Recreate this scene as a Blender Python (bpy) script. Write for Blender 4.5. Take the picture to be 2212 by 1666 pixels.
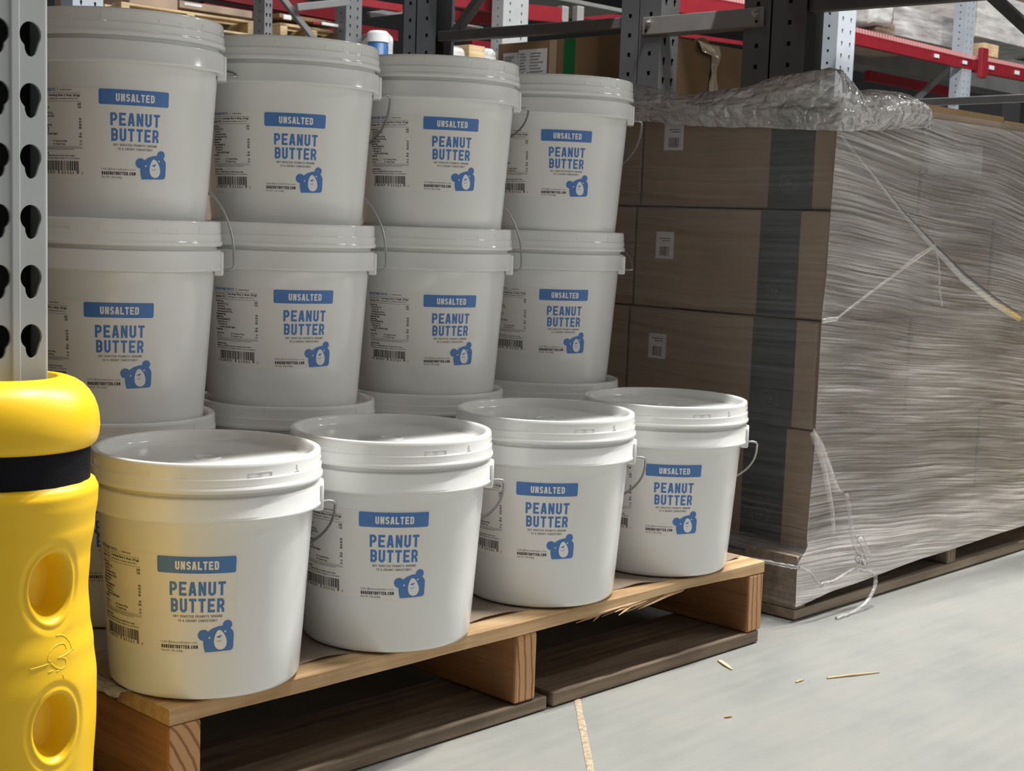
import bpy, bmesh, math, random
from math import sin, cos, pi, radians, sqrt, atan2
from mathutils import Vector, Matrix, noise
for o in list(bpy.data.objects): bpy.data.objects.remove(o)
S = bpy.context.scene
COL = S.collection
random.seed(7)

# ------------------------------------------------------------------ camera
cd = bpy.data.cameras.new('camera'); cam = bpy.data.objects.new('camera', cd); COL.objects.link(cam)
S.camera = cam
RR = Vector((0.69971282, -0.71357051, 0.03491572)); UU = Vector((0.05724124, 0.10471094, 0.992854))
FW = Vector((0.71212739, 0.69271405, -0.11411325))
CO = Vector((-0.75133504, -1.18346871, 0.61248368))
m = Matrix((RR, UU, -FW)).transposed().to_4x4(); m.translation = CO
cam.matrix_world = m
cd.sensor_width = 36; cd.lens = 50.5668; cd.clip_start = .02; cd.clip_end = 100
cd.dof.use_dof = True; cd.dof.focus_distance = 1.7; cd.dof.aperture_fstop = 28
# ------------------------------------------------------------------ world, lamps, exposure
S.view_settings.view_transform = 'Standard'; S.view_settings.look = 'None'
S.view_settings.exposure = 0.07; S.view_settings.gamma = 1.0
S.view_settings.use_curve_mapping = False
w = bpy.data.worlds.new('warehouse_air'); S.world = w; w.use_nodes = True
w.node_tree.nodes['Background'].inputs[0].default_value = (1.0, .97, .965, 1)
w.node_tree.nodes['Background'].inputs[1].default_value = .10
def lamp(name, loc, sx, sy, watts, col=(1, .985, .96), target=None):
    L = bpy.data.lights.new(name, 'AREA'); L.shape = 'RECTANGLE'; L.size = sx; L.size_y = sy
    L.energy = watts; L.color = col
    o = bpy.data.objects.new(name, L); COL.objects.link(o); o.location = loc
    if target: o.rotation_euler = (Vector(target) - Vector(loc)).to_track_quat('-Z', 'Y').to_euler()
    return o
for i, (x, y, e) in enumerate(((-3.4, -.60, 12), (-.9, -.36, 50), (1.6, -.39, 330), (4.1, -.44, 340), (6.6, -.46, 320))):
    lamp('aisle_light', (x, y, 5.4), 1.25, .09, e)
lamp('aisle_light', (1.6, -3.2, 5.4), 1.25, .2, 10); lamp('aisle_light', (5.2, -3.2, 5.4), 1.25, .2, 62); lamp('aisle_light', (9.2, -3.2, 5.4), 1.25, .2, 140)
for i, (x, e) in enumerate(((0.5, 30), (4.0, 24), (7.5, 110), (11.0, 170))):
    lamp('far_aisle_light', (x, 3.4, 6.0), 1.3, .3, e, (.96, .97, 1))

# ------------------------------------------------------------------ materials
def new_mat(name):
    M = bpy.data.materials.new(name); M.use_nodes = True
    nt = M.node_tree; nt.nodes.clear()
    out = nt.nodes.new('ShaderNodeOutputMaterial'); b = nt.nodes.new('ShaderNodeBsdfPrincipled')
    nt.links.new(b.outputs[0], out.inputs[0])
    return M, nt, b, out
def N(nt, t, **k):
    n = nt.nodes.new(t)
    for a, v in k.items():
        if a.startswith('i_'):
            key = a[2:]; key = int(key) if key.isdigit() else key
            n.inputs[key].default_value = v
        else: setattr(n, a, v)
    return n
def mapping(nt, scale=(1, 1, 1), rot=(0, 0, 0), coord='Object'):
    t = nt.nodes.new('ShaderNodeTexCoord'); mp = nt.nodes.new('ShaderNodeMapping')
    mp.inputs['Scale'].default_value = scale; mp.inputs['Rotation'].default_value = rot
    if coord == 'World':
        g = nt.nodes.new('ShaderNodeNewGeometry'); nt.links.new(g.outputs['Position'], mp.inputs[0])
    else: nt.links.new(t.outputs[coord], mp.inputs[0])
    return mp
def ramp(nt, stops):
    r = nt.nodes.new('ShaderNodeValToRGB'); e = r.color_ramp.elements
    while len(e) > 1: e.remove(e[-1])
    e[0].position = stops[0][0]; e[0].color = (*stops[0][1], 1)
    for p, c in stops[1:]:
        q = e.new(p); q.color = (*c, 1)
    return r
def plain(name, col, rough=.5, metal=0, spec=.5, var=0.0, vscale=30, bump=0.0, bscale=200, coord='Object', scale=(1, 1, 1)):
    M, nt, b, out = new_mat(name)
    b.inputs['Base Color'].default_value = (*col, 1); b.inputs['Roughness'].default_value = rough
    b.inputs['Metallic'].default_value = metal; b.inputs['Specular IOR Level'].default_value = spec
    if var or bump: mp = mapping(nt, scale, coord=coord)
    if var:
        n = N(nt, 'ShaderNodeTexNoise', i_Scale=vscale, i_Detail=6.0); nt.links.new(mp.outputs[0], n.inputs[0])
        r = ramp(nt, [(.3, tuple(c * (1 - var) for c in col)), (.7, tuple(min(1, c * (1 + var)) for c in col))])
        nt.links.new(n.outputs[0], r.inputs[0]); nt.links.new(r.outputs[0], b.inputs['Base Color'])
    if bump:
        n = N(nt, 'ShaderNodeTexNoise', i_Scale=bscale, i_Detail=4.0); nt.links.new(mp.outputs[0], n.inputs[0])
        bp = N(nt, 'ShaderNodeBump', i_Strength=bump, i_Distance=.002)
        nt.links.new(n.outputs[0], bp.inputs['Height']); nt.links.new(bp.outputs[0], b.inputs['Normal'])
    return M
def wood(name, c0, c1, c2, axis='x', dens=1.0):
    """sawn softwood: grain streaks along one axis, growth-ring waves, dirt"""
    M, nt, b, out = new_mat(name)
    sc = {'x': (3, 60, 60), 'y': (60, 3, 60)}[axis]
    mp = mapping(nt, tuple(s * dens for s in sc))
    n1 = N(nt, 'ShaderNodeTexNoise', i_Scale=1.0, i_Detail=8.0, i_Roughness=.65); nt.links.new(mp.outputs[0], n1.inputs[0])
    mp2 = mapping(nt, (4, 4, 4)); n2 = N(nt, 'ShaderNodeTexNoise', i_Scale=1.6, i_Detail=5.0)
    nt.links.new(mp2.outputs[0], n2.inputs[0])
    r = ramp(nt, [(.28, c2), (.5, c0), (.72, c1)]); nt.links.new(n1.outputs[0], r.inputs[0])
    r2 = ramp(nt, [(.35, (.62, .6, .58)), (.62, (1, 1, 1))]); nt.links.new(n2.outputs[0], r2.inputs[0])
    mx = N(nt, 'ShaderNodeMix', data_type='RGBA', blend_type='MULTIPLY'); mx.inputs[0].default_value = .8
    nt.links.new(r.outputs[0], mx.inputs[6]); nt.links.new(r2.outputs[0], mx.inputs[7])
    nt.links.new(mx.outputs[2], b.inputs['Base Color'])
    b.inputs['Roughness'].default_value = .75; b.inputs['Specular IOR Level'].default_value = .3
    bp = N(nt, 'ShaderNodeBump', i_Strength=.5, i_Distance=.0012)
    nt.links.new(n1.outputs[0], bp.inputs['Height']); nt.links.new(bp.outputs[0], b.inputs['Normal'])
    return M
def end_grain(name, c0, c1):
    M, nt, b, out = new_mat(name)
    mp = mapping(nt, (1, .12, 1), (0, .5, 0))
    wv = N(nt, 'ShaderNodeTexWave', wave_type='RINGS', rings_direction='Y', i_Scale=28.0, i_Distortion=2.2, i_Detail=2.0)
    ad = N(nt, 'ShaderNodeVectorMath', operation='ADD'); ad.inputs[1].default_value = (.09, 0, -.06)
    nt.links.new(mp.outputs[0], ad.inputs[0]); nt.links.new(ad.outputs[0], wv.inputs[0])
    r = ramp(nt, [(.0, c1), (.3, c0), (1, c0)]); nt.links.new(wv.outputs[0], r.inputs[0])
    nt.links.new(r.outputs[0], b.inputs['Base Color']); b.inputs['Roughness'].default_value = .85
    b.inputs['Specular IOR Level'].default_value = .2
    return M
def cardboard(name, col):
    M, nt, b, out = new_mat(name)
    mp = mapping(nt, (1, 1, 1)); n = N(nt, 'ShaderNodeTexNoise', i_Scale=5.0, i_Detail=6.0)
    nt.links.new(mp.outputs[0], n.inputs[0])
    r = ramp(nt, [(.3, tuple(c * .85 for c in col)), (.7, tuple(c * 1.1 for c in col))])
    nt.links.new(n.outputs[0], r.inputs[0]); nt.links.new(r.outputs[0], b.inputs['Base Color'])
    b.inputs['Roughness'].default_value = .8; b.inputs['Specular IOR Level'].default_value = .2
    return M
def film(name, scale, lo, hi, tint=(.86, .84, .83), rough=.22, bumpd=.004, slant=0.0, patch=.8, low=0.0, crinkle=0, ior=1.35):
    """stretch film: see-through plastic, cloudier along its pulled streaks"""
    M = bpy.data.materials.new(name); M.use_nodes = True; nt = M.node_tree; nt.nodes.clear()
    out = nt.nodes.new('ShaderNodeOutputMaterial')
    g = nt.nodes.new('ShaderNodeNewGeometry')
    # slow waviness carries the streaks up and down
    n0 = N(nt, 'ShaderNodeTexNoise', i_Scale=1.5, i_Detail=2.0); nt.links.new(g.outputs['Position'], n0.inputs[0])
    sx = nt.nodes.new('ShaderNodeSeparateXYZ'); nt.links.new(g.outputs['Position'], sx.inputs[0])
    ml = N(nt, 'ShaderNodeMath', operation='MULTIPLY_ADD'); ml.inputs[1].default_value = .07
    nt.links.new(n0.outputs[0], ml.inputs[0]); nt.links.new(sx.outputs[2], ml.inputs[2])
    m2 = N(nt, 'ShaderNodeMath', operation='MULTIPLY_ADD'); m2.inputs[1].default_value = slant
    nt.links.new(sx.outputs[0], m2.inputs[0]); nt.links.new(ml.outputs[0], m2.inputs[2])
    cx = nt.nodes.new('ShaderNodeCombineXYZ')
    nt.links.new(sx.outputs[0], cx.inputs[0]); nt.links.new(sx.outputs[1], cx.inputs[1]); nt.links.new(m2.outputs[0], cx.inputs[2])
    mp = nt.nodes.new('ShaderNodeMapping'); mp.inputs['Scale'].default_value = scale; nt.links.new(cx.outputs[0], mp.inputs[0])
    n1 = N(nt, 'ShaderNodeTexNoise', i_Scale=1.0, i_Detail=5.0, i_Roughness=.62); nt.links.new(mp.outputs[0], n1.inputs[0])
    mr = N(nt, 'ShaderNodeMapRange'); mr.inputs[1].default_value = .36; mr.inputs[2].default_value = .72
    mr.inputs[3].default_value = lo; mr.inputs[4].default_value = hi
    nt.links.new(n1.outputs[0], mr.inputs[0])
    n5 = N(nt, 'ShaderNodeTexNoise', i_Scale=4.5, i_Detail=3.0); mp5 = nt.nodes.new('ShaderNodeMapping'); mp5.inputs['Scale'].default_value = (.6, .6, 2.2)
    nt.links.new(cx.outputs[0], mp5.inputs[0]); nt.links.new(mp5.outputs[0], n5.inputs[0])
    mr5 = N(nt, 'ShaderNodeMapRange'); mr5.inputs[1].default_value = .35; mr5.inputs[2].default_value = .65; mr5.inputs[3].default_value = patch; mr5.inputs[4].default_value = 1.1
    nt.links.new(n5.outputs[0], mr5.inputs[0])
    mrz = N(nt, 'ShaderNodeMapRange'); mrz.inputs[1].default_value = .15; mrz.inputs[2].default_value = .06; mrz.inputs[3].default_value = 0.0; mrz.inputs[4].default_value = low
    nt.links.new(sx.outputs[2], mrz.inputs[0])
    fm = N(nt, 'ShaderNodeMath', operation='MULTIPLY_ADD', use_clamp=True)
    nt.links.new(mr.outputs[0], fm.inputs[0]); nt.links.new(mr5.outputs[0], fm.inputs[1]); nt.links.new(mrz.outputs[0], fm.inputs[2])
    hb_ = n1
    if crinkle:
        vo = N(nt, 'ShaderNodeTexVoronoi', feature='DISTANCE_TO_EDGE', i_Scale=crinkle); dn = N(nt, 'ShaderNodeTexNoise', i_Scale=crinkle * .6, i_Detail=3.0)
        vm = N(nt, 'ShaderNodeVectorMath', operation='MULTIPLY_ADD'); vm.inputs[1].default_value = (.05, .05, .05)
        nt.links.new(g.outputs['Position'], dn.inputs[0]); nt.links.new(dn.outputs[1], vm.inputs[0]); nt.links.new(g.outputs['Position'], vm.inputs[2]); nt.links.new(vm.outputs[0], vo.inputs['Vector'])
        hb_ = vo
    bp = N(nt, 'ShaderNodeBump', i_Strength=.8, i_Distance=bumpd); nt.links.new(hb_.outputs[0], bp.inputs['Height'])
    tr = N(nt, 'ShaderNodeBsdfTransparent'); tr.inputs[0].default_value = (.95, .94, .935, 1)
    pr = N(nt, 'ShaderNodeBsdfPrincipled'); pr.inputs['Base Color'].default_value = (*tint, 1)
    pr.inputs['Roughness'].default_value = rough; pr.inputs['Specular IOR Level'].default_value = .9
    nt.links.new(bp.outputs[0], pr.inputs['Normal'])
    mx = nt.nodes.new('ShaderNodeMixShader'); nt.links.new(fm.outputs[0], mx.inputs[0])
    nt.links.new(tr.outputs[0], mx.inputs[1]); nt.links.new(pr.outputs[0], mx.inputs[2])
    gl = N(nt, 'ShaderNodeBsdfGlossy'); gl.inputs['Roughness'].default_value = .16; nt.links.new(bp.outputs[0], gl.inputs['Normal'])
    fr = N(nt, 'ShaderNodeFresnel', i_IOR=ior); nt.links.new(bp.outputs[0], fr.inputs['Normal'])
    mx2 = nt.nodes.new('ShaderNodeMixShader'); nt.links.new(fr.outputs[0], mx2.inputs[0])
    nt.links.new(mx.outputs[0], mx2.inputs[1]); nt.links.new(gl.outputs[0], mx2.inputs[2])
    nt.links.new(mx2.outputs[0], out.inputs[0])
    return M

M_white = plain('white_plastic', (.81, .815, .795), .19, spec=.5, var=.015, vscale=8, bump=.03, bscale=60)
M_lid = plain('white_lid_plastic', (.82, .825, .80), .14, spec=.5, var=.012, vscale=9, bump=.02, bscale=40)
M_label = plain('label_film', (.82, .80, .765), .3)
M_blue = plain('blue_ink', (.075, .20, .50), .35, var=.03, vscale=40)
M_wink = plain('white_ink', (.84, .84, .84), .4)
M_ink = plain('dark_ink', (.045, .042, .042), .5)
M_gink = plain('grey_ink', (.16, .155, .15), .5)
M_wire = plain('galvanised_wire', (.42, .42, .42), .35, metal=.9)
M_yel = plain('yellow_polyethylene', (.92, .57, .012), .38, spec=.45, var=.03, vscale=12, bump=.05, bscale=250)
M_strap = plain('black_hook_and_loop', (.012, .012, .017), .95, spec=.15, bump=.9, bscale=900)
M_rack = plain('grey_painted_steel', (.40, .42, .425), .42, var=.05, vscale=14, bump=.02)
M_rackl = plain('pale_and_lit_grey_steel', (.36, .395, .44), .4, var=.05, vscale=14)  # on the upright beyond the brace, this paler tone imitates far-aisle light
M_rackd = plain('dark_grey_painted_steel', (.15, .155, .165), .45, var=.12, vscale=10)
M_strut = plain('zinc_grey_steel', (.21, .21, .215), .4, var=.08, vscale=16, metal=.2)
M_spacer = plain('light_zinc_steel', (.36, .35, .345), .4, var=.08, vscale=16, metal=.2)
M_bolt = plain('zinc_bolt', (.7, .69, .66), .25, metal=.9)
M_black = plain('black_shade_and_bin', (.006, .006, .007), .8)  # black bin colour, also painted shade inside the columns
M_red = plain('red_painted_steel', (.24, .013, .022), .4, var=.1, vscale=8)
M_deck = plain('grey_wire_deck', (.20, .20, .19), .5, var=.15, vscale=5)
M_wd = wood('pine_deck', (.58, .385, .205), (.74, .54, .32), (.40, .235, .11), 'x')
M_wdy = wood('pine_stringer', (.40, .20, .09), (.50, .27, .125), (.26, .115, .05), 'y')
M_we = end_grain('pine_end_grain', (.52, .30, .155), (.27, .12, .055))
M_wg = wood('grey_old_wood', (.33, .26, .20), (.45, .37, .29), (.19, .14, .11), 'x')
M_wgd = wood('dark_old_wood', (.19, .142, .102), (.33, .25, .175), (.09, .066, .047), 'x')
M_wge = end_grain('old_end_grain', (.25, .195, .14), (.14, .10, .07))
M_wl = wood('light_pallet_wood', (.66, .50, .29), (.78, .62, .40), (.45, .31, .16), 'x')
M_slip = cardboard('slip_sheet_board', (.30, .235, .18))
M_card = cardboard('brown_cardboard', (.37, .285, .22))
M_card2 = cardboard('brown_cardboard_warm', (.27, .175, .10))
M_card3 = cardboard('brown_cardboard_tan', (.42, .29, .155))
M_tape = plain('dark_grey_tape', (.075, .088, .097), .4, var=.08, vscale=20)
M_emb = plain('tape_print', (.16, .16, .16), .5)
M_paper = plain('white_paper', (.72, .72, .74), .6)
M_green = plain('green_tape', (.008, .16, .045), .35)
M_clear = plain('tan_packing_tape', (.46, .36, .24), .25, spec=.8)
M_blueobj = plain('blue_plastic', (.02, .11, .30), .35)
M_film = film('stretch_film_front', (3.4, 3.4, 260), .05, .80, slant=.10, patch=.45, low=.35, ior=1.85, tint=(.84, .79, .755), bumpd=.003)
M_films = film('stretch_film_side', (1.2, 2.6, 170), .0, .15, slant=.0, ior=1.25, patch=.5)
M_cowl = film('stretch_film_bunched', (18, 18, 30), .36, .62, rough=.15, bumpd=.012, crinkle=38, ior=1.8, tint=(.9, .88, .87))
M_fold = film('stretch_film_fold', (9, 9, 200), .14, .36, tint=(.9, .89, .88), bumpd=.001, ior=1.12)
M_bgfilm = film('background_film', (3, 3, 22), .35, .95, rough=.25)

def floor_material():
    M, nt, b, out = new_mat('polished_concrete')
    mp = mapping(nt, (1, 1.6, 1), (0, 0, radians(-8)), coord='World')
    n1 = N(nt, 'ShaderNodeTexNoise', i_Scale=4.0, i_Detail=8.0, i_Roughness=.6); nt.links.new(mp.outputs[0], n1.inputs[0])
    r1 = ramp(nt, [(.3, (.202, .210, .197)), (.5, (.240, .244, .227)), (.7, (.266, .260, .235))]); nt.links.new(n1.outputs[0], r1.inputs[0])
    mp2 = mapping(nt, (5, 70, 1), (0, 0, radians(-12)), coord='World')
    n2 = N(nt, 'ShaderNodeTexNoise', i_Scale=1.0, i_Detail=7.0); nt.links.new(mp2.outputs[0], n2.inputs[0])
    r2 = ramp(nt, [(.36, (.90, .90, .90)), (.56, (1, 1, 1)), (.7, (1.05, 1.05, 1.05))]); nt.links.new(n2.outputs[0], r2.inputs[0])
    mx = N(nt, 'ShaderNodeMix', data_type='RGBA', blend_type='MULTIPLY'); mx.inputs[0].default_value = .5
    nt.links.new(r1.outputs[0], mx.inputs[6]); nt.links.new(r2.outputs[0], mx.inputs[7])
    n3 = N(nt, 'ShaderNodeTexNoise', i_Scale=140.0, i_Detail=4.0); nt.links.new(mp.outputs[0], n3.inputs[0])
    r3 = ramp(nt, [(.28, (.72, .72, .72)), (.4, (1, 1, 1)), (.72, (1, 1, 1)), (.8, (1.2, 1.2, 1.2))]); nt.links.new(n3.outputs[0], r3.inputs[0])
    mx3 = N(nt, 'ShaderNodeMix', data_type='RGBA', blend_type='MULTIPLY'); mx3.inputs[0].default_value = .35
    nt.links.new(mx.outputs[2], mx3.inputs[6]); nt.links.new(r3.outputs[0], mx3.inputs[7])
    nt.links.new(mx3.outputs[2], b.inputs['Base Color'])
    b.inputs['Roughness'].default_value = .42; b.inputs['Specular IOR Level'].default_value = .4
    return M
M_floor = floor_material()
M_joint = plain('sandy_joint_filler', (.36, .29, .20), .9, var=.35, vscale=160, bump=.8, bscale=400)
M_wall = plain('grey_wall_panel', (.05, .05, .052), .8, var=.1, vscale=2)

# ------------------------------------------------------------------ mesh helpers
class MB:
    def __init__(s): s.v = []; s.f = []; s.mi = []
    def add(s, vs, fs, mi=0):
        b = len(s.v); s.v += [tuple(p) for p in vs]
        for f in fs: s.f.append(tuple(b + i for i in f)); s.mi.append(mi)
    def box(s, lo, hi, mi=0, mat=None):
        (a, b, c), (d, e, f) = lo, hi
        vs = [(a, b, c), (d, b, c), (d, e, c), (a, e, c), (a, b, f), (d, b, f), (d, e, f), (a, e, f)]
        if mat is not None: vs = [mat @ Vector(p) for p in vs]
        s.add(vs, [(0, 3, 2, 1), (4, 5, 6, 7), (0, 1, 5, 4), (1, 2, 6, 5), (2, 3, 7, 6), (3, 0, 4, 7)], mi)
    def bar(s, p, q, wd, ht, up=(0, 0, 1), mi=0):
        p, q = Vector(p), Vector(q); d = (q - p); L = d.length; d.normalize()
        sd = d.cross(Vector(up)).normalized(); u = sd.cross(d)
        mt = Matrix((d, sd, u)).transposed().to_4x4(); mt.translation = p
        s.box((0, -wd / 2, -ht / 2), (L, wd / 2, ht / 2), mi, mt)
    def tube(s, pts, r, n=8, mi=0, caps=True):
        pts = [Vector(p) for p in pts]; rings = []; prev = None
        rs = r if isinstance(r, (list, tuple)) else [r] * len(pts)
        for i, p in enumerate(pts):
            t = (pts[min(i + 1, len(pts) - 1)] - pts[max(i - 1, 0)]).normalized()
            if prev is None:
                a = Vector((0, 0, 1)) if abs(t.z) < .9 else Vector((1, 0, 0)); nrm = t.cross(a).normalized()
            else: nrm = (prev - t * prev.dot(t)).normalized()
            prev = nrm; bn = t.cross(nrm)
            rings.append([p + rs[i] * (cos(2 * pi * k / n) * nrm + sin(2 * pi * k / n) * bn) for k in range(n)])
        vs = [q for rg in rings for q in rg]; fs = []
        for i in range(len(pts) - 1):
            for k in range(n):
                k2 = (k + 1) % n; fs.append((i * n + k, i * n + k2, (i + 1) * n + k2, (i + 1) * n + k))
        if caps: fs.append(tuple(range(n - 1, -1, -1))); fs.append(tuple((len(pts) - 1) * n + k for k in range(n)))
        s.add(vs, fs, mi)
    def lathe(s, prof, n=112, mi=0):
        vs = []; fs = []; ids = []
        for r, z in prof:
            if r < 1e-6: ids.append([len(vs)]); vs.append((0, 0, z))
            else:
                ids.append(list(range(len(vs), len(vs) + n)))
                vs += [(r * cos(2 * pi * k / n), r * sin(2 * pi * k / n), z) for k in range(n)]
        for a, b in zip(ids[:-1], ids[1:]):
            for k in range(n):
                k2 = (k + 1) % n
                if len(a) == 1: fs.append((a[0], b[k2], b[k])[::-1])
                elif len(b) == 1: fs.append((a[k], a[k2], b[0]))
                else: fs.append((a[k], a[k2], b[k2], b[k]))
        s.add(vs, fs, mi)
    def grid(s, fn, us, vs_, mi=0):
        P = [fn(u, v) for v in vs_ for u in us]; nu = len(us); fs = []
        for j in range(len(vs_) - 1):
            for i in range(nu - 1): a = j * nu + i; fs.append((a, a + 1, a + nu + 1, a + nu))
        s.add(P, fs, mi)
    def build(s, name, mats, parent=None, smooth=False, bevel=0, angle=None, loc=None):
        me = bpy.data.meshes.new(name); me.from_pydata(s.v, [], s.f)
        if not isinstance(mats, (list, tuple)): mats = [mats]
        for mt in mats: me.materials.append(mt)
        if len(mats) > 1: me.polygons.foreach_set('material_index', s.mi)
        me.update()
        if smooth:
            if angle: me.set_sharp_from_angle(angle=radians(angle))
            me.polygons.foreach_set('use_smooth', [True] * len(me.polygons))
        o = bpy.data.objects.new(name, me); COL.objects.link(o)
        if parent: o.parent = parent
        if loc: o.location = loc
        if bevel:
            md = o.modifiers.new('edge', 'BEVEL'); md.width = bevel; md.segments = 2; md.limit_method = 'ANGLE'
        return o
def tag(o, label, cat, group=None, kind=None):
    if label: o['label'] = label
    if cat: o['category'] = cat
    if group: o['group'] = group
    if kind: o['kind'] = kind
    return o
def thing(name, label, cat, loc=(0, 0, 0), rz=0.0, group=None):
    o = bpy.data.objects.new(name, None); COL.objects.link(o); o.empty_display_size = .05
    o.location = loc; o.rotation_euler = (0, 0, rz); return tag(o, label, cat, group)
def dup(root):
    r = root.copy(); COL.objects.link(r)
    for ch in list(root.children):
        c = ch.copy(); COL.objects.link(c); c.parent = r
        for g in ch.children: d = g.copy(); COL.objects.link(d); d.parent = c
    return r
def lin(a, b, n): return [a + (b - a) * i / (n - 1) for i in range(n)]
def interp(xs, ys, x):
    if x <= xs[0]: return ys[0]
    for i in range(len(xs) - 1):
        if x <= xs[i + 1]:
            t = (x - xs[i]) / (xs[i + 1] - xs[i]); t = t * t * (3 - 2 * t); return ys[i] + (ys[i + 1] - ys[i]) * t
    return ys[-1]
def nz(x, y, z): return noise.noise(Vector((x, y, z)))

# ------------------------------------------------------------------ stroke lettering
A_, C_ = .095, .11
def glyph(ch, t):
    """strokes (closed?, points) of a condensed block capital in a box of height 1; returns width, strokes"""
    a = t / 2; c = C_; w = .54; L, R, B, T, Mi = a, w - a, a, 1 - a, .5
    O = [(L + c, B), (L, B + c), (L, T - c), (L + c, T), (R - c, T), (R, T - c), (R, B + c), (R - c, B)]
    P = [(L, 0), (L, T), (R - c, T), (R, T - c), (R, .45 + c), (R - c, .45), (L, .45)]
    Sx = [(R, .74), (R, T - c), (R - c, T), (L + c, T), (L, T - c), (L, .53 + c), (L + c * .7, .55), (R - c * .7, .45), (R, .47 - c), (R, B + c), (R - c, B), (L + c, B), (L, B + c), (L, .26)]
    G = {
     'P': [(0, P)], 'E': [(0, [(w, T), (L, T), (L, B), (w, B)]), (0, [(L, Mi), (w * .88, Mi)])],
     'A': [(0, [(L * .8, 0), (w / 2 - .05, T), (w / 2 + .05, T), (w - L * .8, 0)]), (0, [(.12, .27), (w - .12, .27)])],
     'N': [(0, [(L, 0), (L, 1)]), (0, [(R, 0), (R, 1)]), (0, [(L, .98), (R, .02)])],
     'U': [(0, [(L, 1), (L, B + c), (L + c, B), (R - c, B), (R, B + c), (R, 1)])],
     'T': [(0, [(0, T), (w, T)]), (0, [(w / 2, 0), (w / 2, T)])],
     'B': [(1, [(L, B), (L, T), (R - c, T), (R, T - c), (R, Mi + c * .7), (R - c * .6, Mi), (R, Mi - c * .7), (R, B + c), (R - c, B)]), (0, [(L, Mi), (R - c * .6, Mi)])],
     'R': [(0, P), (0, [(w * .5, .45), (R, .22), (R, 0)])], 'S': [(0, Sx)], 'L': [(0, [(L, 1), (L, B), (w * .95, B)])],
     'D': [(1, [(L, B), (L, T), (R - c, T), (R, T - c), (R, B + c), (R - c, B)])], 'O': [(1, O)], '0': [(1, O)],
     'C': [(0, [(R, .7), (R, T - c), (R - c, T), (L + c, T), (L, T - c), (L, B + c), (L + c, B), (R - c, B), (R, B + c), (R, .3)])],
     'G': [(0, [(R, .7), (R, T - c), (R - c, T), (L + c, T), (L, T - c), (L, B + c), (L + c, B), (R - c, B), (R, B + c), (R, .45), (w / 2, .45)])],
     'Y': [(0, [(L, 1), (w / 2, .5), (R, 1)]), (0, [(w / 2, 0), (w / 2, .5)])],
     'F': [(0, [(w, T), (L, T), (L, 0)]), (0, [(L, Mi), (w * .85, Mi)])], 'I': [(0, [(a, 0), (a, 1)])],
     'M': [(0, [(L, 0), (L, 1)]), (0, [(.7 - a, 0), (.7 - a, 1)]), (0, [(L, .95), (.35, .4), (.7 - a, .95)])],
     '.': [(0, [(0, a), (t, a)])], '|': [(0, [(.1, -.1), (.1, 1.1)])], ' ': []}
    W = {'M': .7, 'I': t, '.': t, '|': .25, ' ': .3, 'L': .5}
    return W.get(ch, w), G.get(ch, [])
def stroke(pts, t, closed):
    """mitred strip of width t along a polyline -> list of quads (4 points each)"""
    n = len(pts); off = []
    P = [Vector((p[0], p[1])) for p in pts]
    for i in range(n):
        a = P[i - 1] if (closed or i > 0) else None; b = P[(i + 1) % n] if (closed or i < n - 1) else None
        d1 = (P[i] - a).normalized() if a is not None else None; d2 = (b - P[i]).normalized() if b is not None else None
        if d1 is None: d1 = d2
        if d2 is None: d2 = d1
        n1 = Vector((-d1.y, d1.x)); n2 = Vector((-d2.y, d2.x)); mm = (n1 + n2)
        mm = mm / max(.35, mm.dot(n1)) if mm.length > 1e-6 else n1
        off.append((P[i] + mm * t / 2, P[i] - mm * t / 2))
    q = []
    for i in range(n if closed else n - 1):
        (a, b), (c, d) = off[i], off[(i + 1) % n]; q.append((a, b, d, c))
    return q
def block_text(s, x, y, h, width, t=.2, gap=.13, ks=1.0):
    """quads of a line of block capitals; x,y = top-left in label mm (y down), h = cap height, width = total"""
    adv = 0; items = []
    for ch in s:
        wd, st = glyph(ch, t); items.append((adv, st)); adv += wd + gap
    adv -= gap; k = width / adv; qs = []
    for ax, st in items:
        for cl, pts in st:
            for q in stroke(pts, t, cl):
                qs.append([(x + (ax + p.x) * k, y + (1 - p.y) * h) for p in q])
    return qs
def font_text(s, x, y, h, width=None, align='L', bold=0.0):
    """triangles of a line in Blender's built-in typeface, (x, y) top-left in mm, h cap height"""
    cu = bpy.data.curves.new('t', 'FONT'); cu.body = s; cu.size = h / .7; cu.resolution_u = 1; cu.offset = bold
    o = bpy.data.objects.new('t', cu); me = o.to_mesh()
    V = [(v.co.x, v.co.y) for v in me.vertices]; F = [tuple(p.vertices) for p in me.polygons]
    o.to_mesh_clear(); bpy.data.objects.remove(o); bpy.data.curves.remove(cu)
    if not V: return []
    x0 = min(v[0] for v in V); x1 = max(v[0] for v in V); k = (width / (x1 - x0)) if width else .82
    tot = (x1 - x0) * k; sx = x if align == 'L' else x - tot
    return [[(sx + (V[i][0] - x0) * k, y + h - V[i][1]) for i in f] for f in F]
def disc(cx, cy, rx, ry, n=28, rot=0.0, egg=0.0):
    P = []
    for i in range(n):
        a = 2 * pi * i / n; px = rx * cos(a) * (1 - egg * sin(a)); py = -ry * sin(a)
        P.append((cx + px * cos(rot) - py * sin(rot), cy + px * sin(rot) + py * cos(rot)))
    return P
def fan(poly):
    cx = sum(p[0] for p in poly) / len(poly); cy = sum(p[1] for p in poly) / len(poly)
    return [[(cx, cy), poly[i], poly[(i + 1) % len(poly)]] for i in range(len(poly))]
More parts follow.
